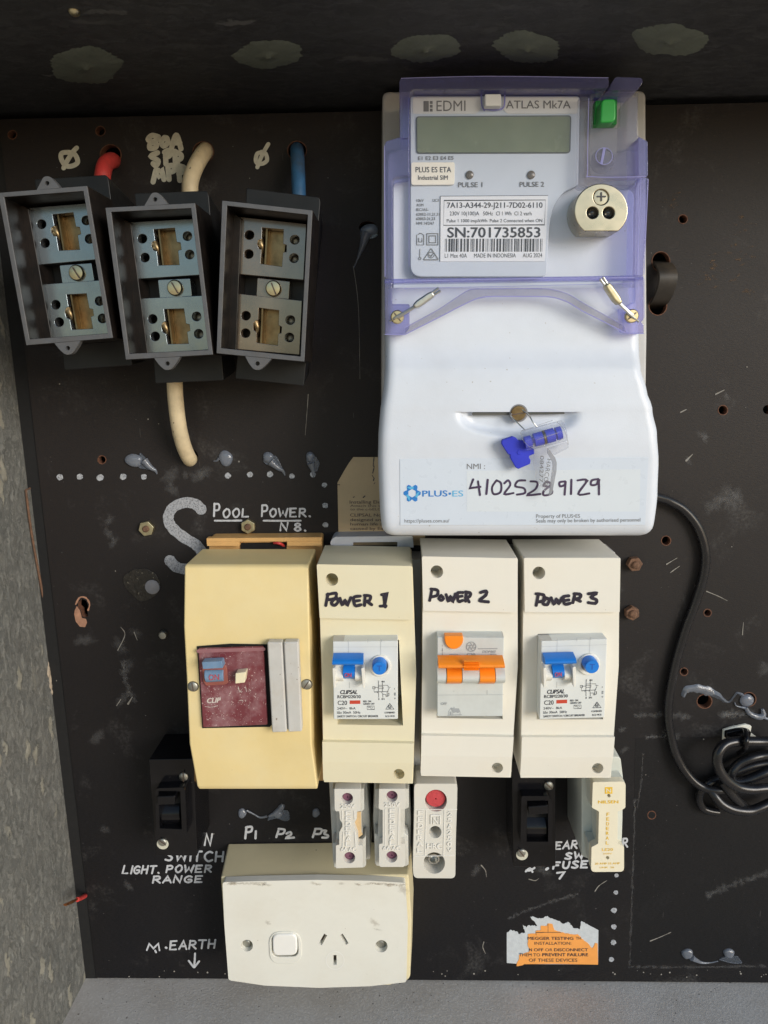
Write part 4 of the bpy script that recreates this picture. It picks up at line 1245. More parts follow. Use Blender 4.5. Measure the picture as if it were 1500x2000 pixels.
# green button, clear screw, optical port
bm = prism(mb(), rnd(g6((150, 170), (425, 150), (420, 470), (130, 475)), 2), 50, 44.1)
btn = obj('green_button', bm, M['green'], meter, bev=.5)
bm = prism(mb(), rnd(g6((225, 150), (410, 140), (412, 440), (205, 450)), [9, 9, 12, 6]), 59, 50.1)
obj('push_cap', bm, M['green'], btn, bev=1.4, seg=3)
bm = lathe(mb(), *g6((250, 920))[0], [(5.6, 52), (5.4, 54), (4.2, 55.5), (4.0, 57.2), (3.4, 58.2), (0, 58.4)], 55, n=28)
scw = obj('clear_screw', bm, M['clear_grey'], meter)
bm = mb(); stroke(bm, g6((225, 960), (262, 775)), 5, 58.5, sm=False); stroke(bm, g6(*circ(258, 870, 105, 26)), 1.3, 58.6, sub=1, closed=True)
obj('slot', bm, M['purple_line'], scw)
port_c = (1174, 410)
port = zc(730, 340, .373333)
a0 = math.radians(128); 
op = [p for p in port(*circ(1190, 190, 141, 44, a0=math.radians(129), a1=math.radians(411)))]
bm = plate(mb(), op, [circ(1174, 385, 15, 24), circ(1157.5, 415.5, 11.2, 22), circ(1189, 415.5, 11.2, 22)], 66, 50.1)
po = obj('optical_port', bm, M['brass_pale'], meter, bev=.5)
bm = mb(); lathe(bm, 1174, 385, [(3.7, 55), (3.7, 64.4), (3.3, 65.0), (0, 65.1)], 65, n=26)
obj('port_screw', bm, M['brass_pale'], po)
bm = mb(); stroke(bm, port((1170, 117), (1212, 117)), 3.0, 65.2, sm=False); stroke(bm, port((1191, 97), (1191, 138)), 3.0, 65.3, sm=False)
obj('screw_cross', bm, M['ink'], po)
for x in (1157.5, 1189):
    bm = lathe(mb(), x, 415.5, [(2.9, 51), (2.9, 61), (1.9, 62.4), (0, 63)], 62, n=20)
    obj('port_lens', bm, pm('dark_lens', (.035, .04, .055), .08, spec=1.0), po)

# ---- violet tinted clear cover
bm = mb()
prism(bm, rnd([(784, 154), (954, 150), (1188, 152), (1190, 163), (1186, 188), (1140, 190), (1140, 362), (1240, 350), (1264, 347), (1256, 538), (1254, 545), (755, 549), (752, 500), (752, 280), (782, 268)], 3), 61.6, 60.4, dref=61)
cover = obj('clear_cover', bm, M['clear'], meter, sharp=30)
bm = plate(mb(), rnd([(1152, 184), (1246, 182), (1244, 266), (1264, 276), (1264, 343), (1156, 344), (1150, 336)], 4), [[(1158, 190), (1211, 189), (1210, 250), (1157, 251)]], 57.6, 56.6, dref=57)
obj('side_window', bm, M['clear_grey'], cover)
bm = mb()
prism(bm, rnd([(783, 154), (954, 149.5), (1188, 152), (1190, 163), (1187, 172), (1136, 173), (1128, 173), (808, 174), (800, 180), (799, 270), (781, 270), (780, 158)], 4), 63.5, 47, dref=63.5)
prism(bm, rnd([(1203, 150), (1253, 152), (1256, 160), (1248, 172), (1246, 175), (1194, 176), (1192, 170), (1196, 160)], 3), 63.5, 47, dref=63.5)
prism(bm, rnd([(780, 268), (754, 276), (750, 286), (751, 400), (752, 545), (766, 545), (766, 352), (772, 345), (799, 342), (799, 271), (790, 271)], 3), 62.5, 26, dref=62.5)
prism(bm, rnd([(1247, 267), (1265, 277), (1266, 344), (1248, 345)], 3), 62.0, 26, dref=62)
prism(bm, rnd([(1248, 347), (1266, 347), (1262, 450), (1256, 538), (1239, 538), (1242, 370)], 3), 62.5, 26, dref=62.5)
obj('tinted_edge', bm, M['purple'], cover, bev=.8)
bm = mb()
prism(bm, rnd([(1133, 188), (1150, 190), (1148, 340), (1155, 350), (1240, 352), (1240, 362), (1140, 364), (1130, 358)], 3), 61.2, 51, dref=61)
prism(bm, rnd([(1226, 190), (1245, 189), (1243, 262), (1250, 275), (1222, 282)], 5), 61.2, 46, dref=61)
obj('frosted_edge', bm, M['clear_grey'], cover, bev=.7)
bm = mb()
prism(bm, rnd([(806, 160), (1120, 158), (1180, 160), (1178, 168), (812, 169)], 4), 53, 46.5, dref=63)
obj('deep_tint_strip', bm, M['purple_dark'], cover, bev=.5)
# lower skirt of the cover with its arch
arch_top = [(752, 547), (1256, 540)]
arch_lo = m4((1412, 830), (1325, 832), (1300, 822), (1195, 768), (1090, 715), (1020, 672), (960, 650), (900, 641), (750, 640), (600, 641), (530, 655), (440, 698), (350, 745), (165, 838), (60, 838))
bm = prism(mb(), arch_top + [tuple(p) for p in arch_lo], 68.2, 67.0, dref=68)
obj('skirt_window', bm, M['purple_soft'], cover)
bm = mb()
up = m4((165, 800), (340, 705), (480, 612), (535, 598), (600, 597), (750, 596), (900, 597), (1010, 622), (1110, 680), (1310, 790))
lo = m4((1325, 832), (1300, 822), (1195, 768), (1090, 715), (1020, 672), (960, 650), (900, 641), (750, 640), (600, 641), (530, 655), (440, 698), (350, 745), (165, 838))
prism(bm, up + lo, 69.0, 66.6, dref=69)
obj('arch_band', bm, M['clear_grey'], cover, bev=.5)
bm = mb()
prism(bm, rnd([(751, 548), (766, 548), (766, 594), (800, 594), (800, 640), (790, 653), (752, 653)], 3), 69.2, 40, dref=69)
prism(bm, rnd([(1257, 541), (1240, 541), (1240, 590), (1216, 602), (1218, 648), (1226, 651), (1257, 651), (1257, 634), (1252, 629), (1257, 624)], 2), 69.2, 40, dref=69)
prism(bm, [(751, 545), (1257, 538), (1257, 546), (751, 553)], 69.3, 61, dref=69)
obj('skirt_edge', bm, M['purple'], cover, bev=.6)
bm = mb()
stroke(bm, [(q[0], q[1]) for q in lo], 2.2, 69.4, sub=4)
stroke(bm, [(q[0], q[1] + 1) for q in up], 1.1, 69.4, sub=4)
stroke(bm, [(790, 549), (1000, 545), (1238, 542)], 1.6, 69.6); 
stroke(bm, [(790, 563), (1000, 559), (1238, 553)], .9, 69.6)
stroke(bm, [(784, 153), (954, 149), (1188, 152)], 1.6, 63.8)
stroke(bm, [(1150, 192), (1148, 330), (1156, 345), (1262, 345)], 1.4, 62.0)
stroke(bm, [(1258, 545), (1258, 620)], 1.3, 69.5); stroke(bm, [(1266, 350), (1258, 536)], 1.3, 63); stroke(bm, [(1252, 348), (1245, 536)], .9, 63)
stroke(bm, [(751, 285), (752, 540)], 1.5, 63); stroke(bm, [(766, 352), (766, 545)], .8, 63); stroke(bm, [(799, 192), (799, 520)], .9, 62.0)
stroke(bm, [(752, 653), (790, 653.5)], 1.6, 69.5); stroke(bm, [(1226, 651.5), (1257, 651.5)], 1.6, 69.5)
obj('moulded_rib', bm, M['purple_line'], cover)

# ---- white terminal cover: a swelling shell with a scoop under its screw
ROWS = [562, 575, 590, 605, 620, 635, 650, 665, 678, 688, 697, 706, 715, 724, 734, 746, 758, 772, 786, 797, 802, 804.5, 806, 807.5, 810, 813, 817, 821, 825, 830, 835, 840, 845, 850, 854, 858, 863, 870, 880, 893, 910, 930, 950, 970, 990, 1005, 1018, 1028, 1036, 1043, 1048, 1051.5, 1053]
def lerp_tab(tab, v):
    if v <= tab[0][0]: return tab[0][1]
    for (a, x), (b, y) in zip(tab, tab[1:]):
        if v <= b:
            t = (v - a) / (b - a); t = t * t * (3 - 2 * t) if len(tab) > 9 else t
            return x + (y - x) * t
    return tab[-1][1]
XL = [(560, 757), (650, 751), (720, 751), (760, 748), (800, 742), (850, 738), (900, 737), (1000, 741), (1053, 746)]
XRt = [(560, 1248), (650, 1255), (690, 1256), (720, 1259), (760, 1270), (800, 1282), (850, 1291), (900, 1294), (960, 1292), (1053, 1283)]
DP = [(560, 59), (600, 61), (640, 62), (660, 62.3), (680, 62.8), (700, 64.6), (716, 67.0), (732, 68.3), (760, 69.2), (800, 70.2), (870, 71.5), (1053, 71.5)]
EDGE = [(0, -46), (.0, -9), (.25, -5.4), (.9, -3.0), (1.9, -1.4), (3.2, -.45), (5, 0)]
def scoop(px, py):
    u, v = (px - 1013) / 130, (py - 806) / 46
    if py < 806: return 0
    r = math.sqrt(u * u + v * v)
    if r >= 1.05: return 0
    rim = max(0, min(1, (1.03 - r) / .22)); rim = rim * rim * (3 - 2 * rim)
    end = max(0, min(1, (1 - abs(u)) / .35)); end = end * end * (3 - 2 * end)
    return -4.6 * rim * end
bm = mb()
grid = []
for py in ROWS:
    xl, xr_, dp = lerp_tab(XL, py), lerp_tab(XRt, py), lerp_tab(DP, py)
    end = 0.0
    if py > 1018:
        t = (py - 1018) / 35; end = -(1 - math.sqrt(max(0, 1 - t * t))) * 9
    (ax, az), (bx, bz) = XZ(xl, py, dp), XZ(xr_, py, dp)
    corner = 0
    if py > 1030:
        t = (py - 1030) / 23; corner = (1 - math.sqrt(max(0, 1 - t * t))) * 4.2
    ax += corner; bx -= corner
    row = []
    cols = [(ax + e, dd) for e, dd in EDGE] + [(ax + 5 + (bx - ax - 10) * i / 90, 0) for i in range(1, 90)] + [(bx - e, dd) for e, dd in EDGE[::-1]]
    for x, dd in cols:
        z = az + (bz - az) * (x - ax) / (bx - ax)
        px = xl + (xr_ - xl) * (x - ax) / (bx - ax)
        d = max(14, dp + dd + end + scoop(px, py)) if dd > -40 else 14
        row.append(bm.verts.new((x * .001, -d * .001, z * .001)))
    grid.append(row)
last = [bm.verts.new((v.co.x, -.014, v.co.z)) for v in grid[-1]]
grid.append(last)
for a, b in zip(grid, grid[1:]):
    for i in range(len(a) - 1):
        bm.faces.new((a[i], a[i + 1], b[i + 1], b[i]))
tcov = obj('terminal_cover', bm, M['meter_white'], meter, sharp=70)
bm = mb()
stroke(bm, [(925, 808.3), (1013, 807.8), (1100, 806.8)], 6.5, 68.6, sm=False, taper=(1, .6))
obj('slot', bm, pm('shadowed_slot', (.10, .10, .09), .6), tcov)
bm = lathe(mb(), 1013, 807, [(3.7, 60), (3.7, 70.6), (3.4, 71.2), (0, 71.4)], 71, n=28)
obj('cover_screw', bm, M['brass'], tcov)
bm = mb(); stroke(bm, [(1001, 810), (1025, 806)], 2.2, 71.45, sm=False)
obj('screw_slot', bm, M['ink_brown'], tcov)
bm = mb(); lathe(bm, 1013, 807, [(4.4, 66), (4.4, 70.30)], 70, n=28)
obj('screw_well', bm, M['recess'], tcov)

# number sticker on the terminal cover
DS = 71.75
st = prism(mb(), m5((108, 676), (1386, 667), (1368, 1014), (110, 1014)), DS, 71.55)
stick = obj('number_sticker', st, M['sticker_blue'], meter)
bm = prism(mb(), m5((452, 735), (1345, 728), (1340, 945), (452, 945)), DS + .06, DS + .01)
obj('writing_panel', bm, M['sticker_panel'], stick)
bm = mb()
text(bm, 'NMI :', *m5((452, 727))[0], *m5((546, 726))[0], 10.5, DS + .1, .0)
text(bm, 'https://pluses.com.au/', *m5((132, 1002))[0], *m5((362, 1001))[0], 7, DS + .1)
text(bm, 'Property of PLUS•ES', *m5((808, 978))[0], *m5((1034, 977))[0], 7.2, DS + .1)
text(bm, 'Seals may only be broken by authorised personnel', *m5((808, 1002))[0], *m5((1344, 996))[0], 7, DS + .1)
obj('printing', bm, M['ink_grey'], stick)
bm = mb()
text(bm, 'PLUS', *m5((224, 868))[0], *m5((352, 867))[0], 11.5, DS + .1, .03)
stroke(bm, m5(*circ(365, 853, 3, 8)), 2.4, DS + .1, sub=1, closed=True)
cx, cy = 171, 851
def hexa(r, a): return [(cx + r * math.cos(a + k * math.pi / 3), cy + r * math.sin(a + k * math.pi / 3)) for k in range(6)]
ring = []
for k in range(6):
    a = k * math.pi / 3
    for da, r in ((-.30, 40), (-.12, 47), (.12, 47), (.30, 40), (.42, 33), (.62, 33)):
        ring.append((cx + r * math.cos(a + da) * .95, cy + r * math.sin(a + da)))
plate(bm, m5(*ring), [m5(*hexa(22, math.pi / 6))], DS + .14, DS + .02)
obj('blue_logo', bm, M['plus_blue'], stick, flat=True)
bm = mb()
text(bm, 'ES', *m5((378, 868))[0], *m5((434, 867))[0], 11.5, DS + .1)
for k in (0, 2, 4):
    a = k * math.pi / 3 + .52
    prism(bm, m5(*[(cx + r * math.cos(a + da) * .95, cy + r * math.sin(a + da)) for da, r in ((-.75, 43), (.2, 36), (.35, 24), (-.5, 24))]), DS + .2, DS + .15)
obj('light_logo', bm, M['plus_cyan'], stick)
bm = mb()
d = DS + .15
for s in ([(485, 780), (468, 825), (522, 818)], [(510, 790), (520, 860)], [(560, 782), (553, 855)], [(605, 785), (582, 820), (590, 855), (625, 845), (628, 800), (605, 785)],
          [(645, 800), (665, 785), (675, 810), (645, 855), (692, 850)], [(752, 785), (715, 788), (702, 815), (745, 825), (750, 850), (710, 858)], [(780, 790), (815, 795), (805, 830), (762, 860), (830, 855)],
          [(862, 790), (846, 812), (880, 820), (890, 850), (850, 862), (848, 840), (885, 805), (862, 790)], [(958, 790), (930, 795), (932, 815), (955, 808), (960, 790), (955, 858)], [(990, 782), (988, 855)],
          [(1022, 785), (1070, 785), (1025, 855), (1082, 852)], [(1128, 778), (1095, 785), (1092, 808), (1120, 805), (1130, 780), (1132, 857)]):
    stroke(bm, m5(*s), 4.1, d, sub=4, sm=len(s) > 3, rough=.08)
obj('handwritten_number', bm, M['marker_purple'], stick)

# ---- crimped wire seals on the cover screws
def screw(px, py, r, d, mtl, lab, slots, name='screw', parent=None, base=None):
    bm = lathe(mb(), px, py, [(r, base if base is not None else d - 2), (r, d - .5), (r * .86, d), (0, d + .1)], d, n=24)
    if parent is None:
        t = thing(name, lab, 'screw', V(px, py, d))
        h = obj('head', bm, mtl, t)
    else:
        h = t = obj(name, bm, mtl, parent)
    bm = mb()
    for a in slots:
        u = r * .82 * 3.6
        stroke(bm, [(px - u * math.cos(a), py - u * math.sin(a)), (px + u * math.cos(a), py + u * math.sin(a))], 2.4, d + .14, sm=False)
    obj('slot', bm, M['ink_brown'], t if parent is None else h)
    return t
def crimp(px0, py0, px1, py1, scx, scy, mtl, lab):
    t = thing('wire_seal', lab, 'seal', V(px0, py0, 72), 'crimped wire seals on the meter cover')
    a, b = Vector((px0, py0)), Vector((px1, py1))
    u = (b - a).normalized(); v = Vector((-u.y, u.x))
    bm = mb()
    L_ = (b - a).length
    o = [a + v * 5.0, a + u * L_ * .25 + v * 7.4, a + u * L_ * .8 + v * 7.0, b + v * 5.6, b - v * 5.6, a + u * L_ * .8 - v * 7.0, a + u * L_ * .25 - v * 7.4, a - v * 5.0]
    prism(bm, [tuple(p) for p in o], 76.5, 71.2, dref=74)
    obj('ferrule', bm, mtl, t, bev=1.0, seg=3)
    bm = mb()
    for s in (-2.2, 2.2):
        tube(bm, [V(*(b - u * 4 + v * s), 73.6), V(*(b + u * 7 + v * s * 1.4), 73.8), V(*(b + u * 14 + v * s * 1.5), 74.2)], .62, n=8)
    c = Vector((scx, scy))
    tube(bm, [V(*(a + u * 4 + v), 73.5), V(*(a * .5 + c * .5 + v * 1.5), 73.4), V(*(c + v * 2), 72.6)], .6, n=8)
    tube(bm, [V(*(a + u * 4 - v), 73.5), V(*(a * .5 + c * .5 - v * .5), 73.4), V(*(c - v), 72.7), V(*(c + (c - a).normalized() * 16), 70.5)], .6, n=8)
    obj('wire', bm, M['steel'], t)
screw(776, 619, 3.2, 72, M['brass_bright'], 'brass screw at the lower left corner of the meter cover', (math.radians(-38), math.radians(52)))
screw(1235, 617, 3.2, 72, M['brass_bright'], 'brass screw at the lower right corner of the meter cover', (math.radians(45), math.radians(-40)))
crimp(808, 600, 847, 573, 776, 619, M['steel'], 'silvery crimped wire seal on the left screw of the meter')
crimp(1210, 594, 1183, 555, 1235, 617, M['plated'], 'yellowish crimped wire seal on the right screw of the meter')

# ---- keyed padlock seal hanging from the terminal cover screw
k3 = zc(970, 790, .1)
seal = thing('keyed_seal', 'clear barrel seal with a blue key and clear tag hanging on the meter', 'seal', V(1058, 855, 76))
bm = mb()
axis0, axis1 = k3((560, 650))[0], k3((1290, 420))[0]
A, B = V(*axis0, 78), V(*axis1, 78)
ax = (B - A).normalized()
def cyl(bm, p, q, r, n=24):
    tube(bm, [p, q], r, n=n, sm=False); return bm
bm = mb(); cyl(bm, A + Vector((-.0008, 0, -.0015)), B + Vector((.001, 0, -.0022)), 5.2)
obj('clear_barrel', bm, M['acrylic'], seal, bev=.5)
bm = mb()
C0 = A + Vector((0, 0, -.0024)); C1 = B + Vector((0, 0, -.0030))
for t0, t1, r in ((-.02, .16, 3.0), (.24, .47, 3.3), (.55, .78, 3.4), (.83, .97, 3.2)):
    cyl(bm, C0.lerp(C1, t0), C0.lerp(C1, t1), r, 18)
cyl(bm, C0, C1.lerp(C0, .03), 1.7, 14)
obj('blue_core', bm, M['blue_key'], seal)
bm = mb(); cyl(bm, C0.lerp(C1, .49), C0.lerp(C1, .53), 3.5, 18)
obj('brass_ring', bm, M['brass'], seal)
bm = mb()
prism(bm, rnd(k3((1020, 870), (1390, 740), (1410, 840), (1130, 990)), 2), 79.5, 75.5, dref=79)
obj('clear_foot', bm, M['acrylic'], seal, bev=.4)
bm = mb()
stroke(bm, k3((790, 690), (1200, 555)), 1.6, 84.2, sm=False); stroke(bm, k3((470, 520), (1090, 310)), 1.3, 82.6, sm=False); stroke(bm, k3((1180, 345), (1290, 450), (1370, 640), (1400, 780)), 1.4, 82, sub=4)
stroke(bm, k3((460, 540), (520, 700), (640, 830)), 1.3, 82, sub=4); stroke(bm, k3((640, 830), (720, 800)), 1.2, 82.4); stroke(bm, k3((1210, 720), (1290, 660)), 1.6, 82.4)
obj('barrel_edges', bm, M['acrylic_edge'], seal)
bm = mb()
key = k3((95, 730), (110, 690), (310, 620), (380, 650), (420, 700), (550, 700), (640, 830), (730, 870), (740, 960), (640, 1000), (630, 1030), (665, 1090), (650, 1160), (420, 1260), (370, 1230), (265, 1040), (265, 985), (220, 970), (100, 780))
prism(bm, key, 77.5, 74.3, dref=77)
key_o = obj('blue_key', bm, M['blue_key'], seal, bev=.6)
bm = lathe(mb(), *k3((445, 935))[0], [(1.3, 77.3), (1.1, 77.75), (0, 77.8)], 77.5, n=16)
obj('key_boss', bm, M['blue_key'], key_o)
bm = mb()
tg0 = k3((700, 740), (760, 720), (900, 760), (1010, 850), (1140, 1030), (1170, 1140), (1165, 1300), (1080, 1720), (1020, 1780), (960, 1740), (780, 1480), (720, 1160), (730, 950))
prism(bm, rnd(tg0, 2), 79.2, 77.6, dref=79)
tgo = obj('clear_tag', bm, M['acrylic'], seal, bev=.3)
bm = mb(); prism(bm, k3((1000, 850), (1140, 1035), (1172, 1140), (1165, 1300), (1085, 1720), (1030, 1775), (1100, 1220), (1095, 1130), (1000, 960)), 79.4, 77.5, dref=79)
obj('tag_edge', bm, M['acrylic_edge'], tgo)
def slanted(bm, s, p0, p1, h, d, bold=0.0):
    a, b = Vector(p0), Vector(p1); u = (b - a).normalized(); v = Vector((u.y, -u.x))
    _tc.body = s; _tc.offset = 0
    me = _to.to_mesh(); xs = [q.co.x for q in me.vertices]; lo_, hi_ = min(xs), max(xs); _to.to_mesh_clear()
    L_ = (b - a).length
    text(bm, s, 0, 0, 1, 0, 1, d, bold, warp=lambda t, k: V(*(a + u * L_ * t + v * (k * h)), d))
bm = mb()
slanted(bm, '084277', k3((850, 1000))[0], k3((830, 1520))[0], 7.5, 79.35)
slanted(bm, 'HARCOR', k3((985, 1060))[0], k3((905, 1590))[0], 8.5, 79.35)
obj('printing', bm, M['ink_grey'], tgo)
bm = mb()
tube(bm, [V(*k3((790, 440))[0], 79), V(*k3((700, 330))[0], 78.5), V(*k3((640, 220))[0], 76), V(*k3((560, 150))[0], 72), V(1013, 797, 70.5), V(*k3((285, 190))[0], 71), V(*k3((300, 250))[0], 74), V(*k3((420, 370))[0], 77), V(*k3((545, 490))[0], 79)], .32, n=8)
obj('wire_loop', bm, M['steel'], seal)

# ================================================================== breaker boxes: one built, two copied
p2 = zc(600, 1030, .28); p3 = zc(980, 1030, .2649); r1 = zc(640, 1230, .1066667); r2 = zc(840, 1220, .1066667); y1 = zc(340, 1010, .274914)

def build_box():
    t = thing('breaker_box', '', 'breaker box', V(1114, 1305, 0), 'cream breaker boxes in a row')
    def lower(px, py, d, e):
        return 780.6 + (px - 780.6) * (D_MM - d) / (D_MM - e), 710 + (py - 710) * (D_MM - d) / (D_MM - e)
    ha, hb = (1052.5, 1119), (1168.5, 1503)
    bm = plate(mb(), rnd([(1023.5, 1091), (1210, 1091), (1208.5, 1300), (1193, 1519), (1016.5, 1519), (1021, 1300)], 1.5),
               [[(1050, 1238), (1177, 1236), (1178, 1405), (1048, 1405)], circ(*lower(*ha, 60.2, 57), 12.6, 26), circ(*lower(*hb, 58.6, 57), 11.4, 26)], 57, 20)
    obj('body', bm, M['cream2'], t, bev=.5)
    bm = plate(mb(), rnd([(1023.5, 1089.5), (1212, 1089.5), (1210.3, 1196), (1025, 1196)], [3, 3, 2, 2]), [circ(*ha, 12.4, 26)], 60.2, 57.05)
    obj('upper_lid', bm, M['cream2'], t, bev=.6)
    bm = prism(mb(), rnd([(1023.6, 1089.6), (1211.9, 1089.6), (1211.7, 1098), (1023.7, 1098)], 2), 57.0, 19.8, dref=60.2)
    obj('top_wall', bm, M['cream2'], t)
    bm = profile(mb(), [(1019.4, 1200.8, 1440, 59.7), (1018.3, 1197.5, 1479.05, 59.7)], 57.05)
    plate(bm, rnd([(1018.3, 1479), (1197.5, 1479), (1193, 1521), (1017, 1521)], [.1, .1, 5, 5]), [circ(*hb, 11.2, 26)], 59.7, 57.05)
    za, zb = V(1100, 1479, 59.7).z, V(1100, 1521, 59.7).z
    for v in bm.verts:
        if v.co.y < -.0596 and v.co.z < za: v.co.y += .0021 * (za - v.co.z) / (za - zb)
    obj('lower_lid', bm, M['cream2'], t, bev=.5, ang=20)
    for h, e in ((ha, 60.2), (hb, 58.6)):
        bm = lathe(mb(), *h, [(3.6, 44), (3.6, 46 if h is ha else 50.5), (0, 46.1 if h is ha else 50.6)], e, n=24)
        obj('screw_hole', bm, M['cream2'], t)
    bm = plate(mb(), rnd([(1020, 1082), (1206, 1082), (1200, 1516), (1018, 1516)], 3), [], 19.7, .2, dref=24)
    obj('base', bm, M['base_grey'], t, bev=.8)
    return t

def root_move(o, src, dst, d, rot):
    """turn a copy about its foot, then bring the point seen at src to where dst is seen (both at height d)"""
    p = V(*src, d) - o.location
    o.rotation_euler = (0, rot, 0)
    o.location = V(*dst, d) - Matrix.Rotation(rot, 3, 'Y') @ p

box = build_box()
box1, box2 = copy_tree(box), copy_tree(box)
box['label'] = 'cream breaker box marked power 3, rightmost of the row'
box1['label'] = 'yellower cream breaker box marked power 1, beside the deep yellow box'
box2['label'] = 'cream breaker box marked power 2, holding the orange switched breaker'
root_move(box1, (1112, 1305), (717, 1317), 58, .019)
root_move(box2, (1112, 1305), (915, 1303.5), 58, .021)
for ch in box1.children:
    if ch.name.split('.')[0] in ('body', 'upper_lid', 'lower_lid', 'top_wall', 'screw_hole'):
        ch.data = ch.data.copy(); ch.data.materials[0] = M['cream1']

def marker_word(parent, letters, d=60.45):
    bm = mb()
    for s, w in letters: stroke(bm, s, w, d, sub=5, sm=len(s) > 3, rough=.1)
    # the parent may be turned: undo that in the mesh so the ink stays where it was written
    o = obj('marker_word', bm, M['marker'], parent)
    a = parent.rotation_euler.y
    off = ORG[parent.name]
    R = Matrix.Rotation(-a, 4, 'Y')
    loc = Vector(parent.location)
    for v in o.data.vertices:
        v.co = R @ (v.co + off - loc)
    return o
ORG[box1.name] = ORG[box.name]; ORG[box2.name] = ORG[box.name]
w = 6.2
marker_word(box, [(p3(*s), w) for s in ([(255, 575), (270, 495)], [(255, 490), (310, 500), (305, 540), (268, 550)], [(325, 520), (305, 560), (335, 570), (350, 535), (325, 520)], [(365, 520), (385, 565), (405, 530), (420, 560), (445, 520)],
                                        [(495, 505), (455, 515), (465, 565), (505, 560)], [(460, 540), (495, 535)], [(525, 555), (540, 495)], [(535, 490), (580, 495), (575, 520), (535, 530)], [(545, 530), (580, 545)],
                                        [(640, 490), (700, 485), (660, 515), (700, 535), (690, 560), (640, 555)])])
marker_word(box1, [(p2(*s), w * .98) for s in ([(130, 545), (145, 465)], [(140, 470), (200, 460), (195, 495), (150, 505)], [(205, 490), (170, 525), (190, 545), (215, 520), (205, 490)], [(230, 495), (245, 540), (265, 510), (280, 540), (305, 490)],
                                         [(370, 480), (325, 490), (335, 545), (375, 540)], [(330, 515), (365, 510)], [(400, 545), (405, 475)], [(400, 475), (440, 480), (435, 510), (405, 515)], [(415, 515), (450, 540)],
                                         [(520, 470), (550, 455), (540, 545)], [(510, 550), (550, 548)], [(535, 480), (545, 555)])])
marker_word(box2, [(p2(*s), w * .98) for s in ([(855, 510), (870, 435)], [(865, 430), (910, 440), (905, 475), (865, 485)], [(935, 475), (920, 495), (935, 510), (950, 495), (935, 475)], [(970, 470), (985, 515), (1000, 485), (1015, 515), (1035, 465)],
                                         [(1085, 455), (1050, 460), (1055, 515), (1085, 510)], [(1050, 485), (1080, 480)], [(1105, 515), (1110, 455)], [(1105, 450), (1140, 460), (1130, 485), (1105, 490)], [(1110, 490), (1130, 520)],
                                         [(1210, 455), (1250, 445), (1245, 475), (1205, 510), (1265, 520)])])
# foreground lip of the base behind box 1
bm = mb()
prism(bm, rnd([(652, 1047), (806, 1045), (808, 1068), (776, 1068), (776, 1057), (690, 1058), (690, 1064), (648, 1068), (645, 1058)], [8, 6, 1, 1, 1, 1, 1, 1, 4]), 14, .3, dref=12)
o = obj('base_lip', bm, pm('cool_grey_base', (.58, .59, .63), .5, var=.05, spots=((.3, .3, .3), .25, 500)), box1, bev=.6)
a = box1.rotation_euler.y; R = Matrix.Rotation(-a, 4, 'Y')
for v in o.data.vertices: v.co = R @ (v.co + ORG[box1.name] - Vector(box1.location))

# ---- blue toggled breaker: built once in box 1, copied into box 3
rc = thing('circuit_breaker', 'white breaker with blue toggle and round blue test button in the box marked power 1', 'circuit breaker', V(*r1((690, 900))[0], 66), 'circuit breakers')
d = 66.0
bm = prism(mb(), r1((92, 215), (1285, 205), (1285, 1640), (108, 1642)), d, 30)
body = obj('body', bm, M['rcbo'], rc, bev=.5)
bm = mb()
profile(bm, [(r1((96, 168))[0][0], r1((1284, 160))[0][0], r1((0, 165))[0][1], 61.5), (r1((96, 0))[0][0], r1((1284, 0))[0][0], r1((0, 212))[0][1], 65.9)], 40)
obj('sloped_top', bm, M['blank'], rc)
bm = mb()
arcblock(bm, r1((84, 530), (645, 530), (648, 690), (86, 695)), 68, 75.5, n=8, dref=75, e=.45)
arcblock(bm, r1((280, 670), (492, 670), (492, 955), (284, 955)), d, 70.5, n=12, dref=70)
tog = obj('toggle', bm, M['blue'], rc, sharp=30)
bm = mb(); text(bm, 'ON', *r1((310, 868))[0], *r1((435, 866))[0], 8, 70.9, .02)
obj('on_mark', bm, M['ink_red'], tog)
bm = mb()
prism(bm, rnd(r1((86, 705), (142, 705), (150, 1030), (146, 1068), (104, 1068)), 2), 72, d - .4, dref=72)
prism(bm, rnd(r1((612, 705), (672, 700), (684, 1030), (680, 1068), (640, 1068)), 2), 72, d - .4, dref=72)
arcblock(bm, r1((146, 735), (276, 735), (284, 1003), (150, 1003)), d, 70.3, n=12, dref=70)
arcblock(bm, r1((494, 735), (620, 735), (630, 1003), (500, 1003)), d, 70.3, n=12, dref=70)
obj('toggle_guard', bm, M['rcbo_part'], rc, sharp=30, bev=.25)
c = r1((962, 668))[0]
bm = mb(); plate(bm, circ(*c, 21, 30), [circ(c[0], c[1], 15.2, 26)], 67.3, d - .5)
obj('button_collar', bm, M['rcbo_part'], rc, bev=.5)
bm = lathe(mb(), *c, [(4.1, d + .05), (0, d + .06)], d, n=22); obj('button_recess', bm, M['recess'], rc)
bm = mb(); cc = r1((945, 712))[0]
lathe(bm, *cc, [(3.75, 66.2), (3.75, 73.4), (3.4, 74), (0, 74.05)], 74, n=26)
tb = obj('test_button', bm, M['blue'], rc)
bm = mb(); text(bm, 'T', cc[0] - 5, cc[1] + 5, cc[0] + 5, cc[1] + 5, 11, 74.1); obj('test_letter', bm, pm('moulded_blue_line', (.015, .09, .42), .4), tb)
bm = mb(); e = d + .1
text(bm, 'CLIPSAL', *r1((225, 1178))[0], *r1((540, 1176))[0], 7.6, e, .05, shear=.22)
text(bm, 'RCBM220/30', *r1((182, 1255))[0], *r1((605, 1252))[0], 5.8, e, .03)
text(bm, 'C20', *r1((185, 1378))[0], *r1((355, 1377))[0], 8.4, e, .01)
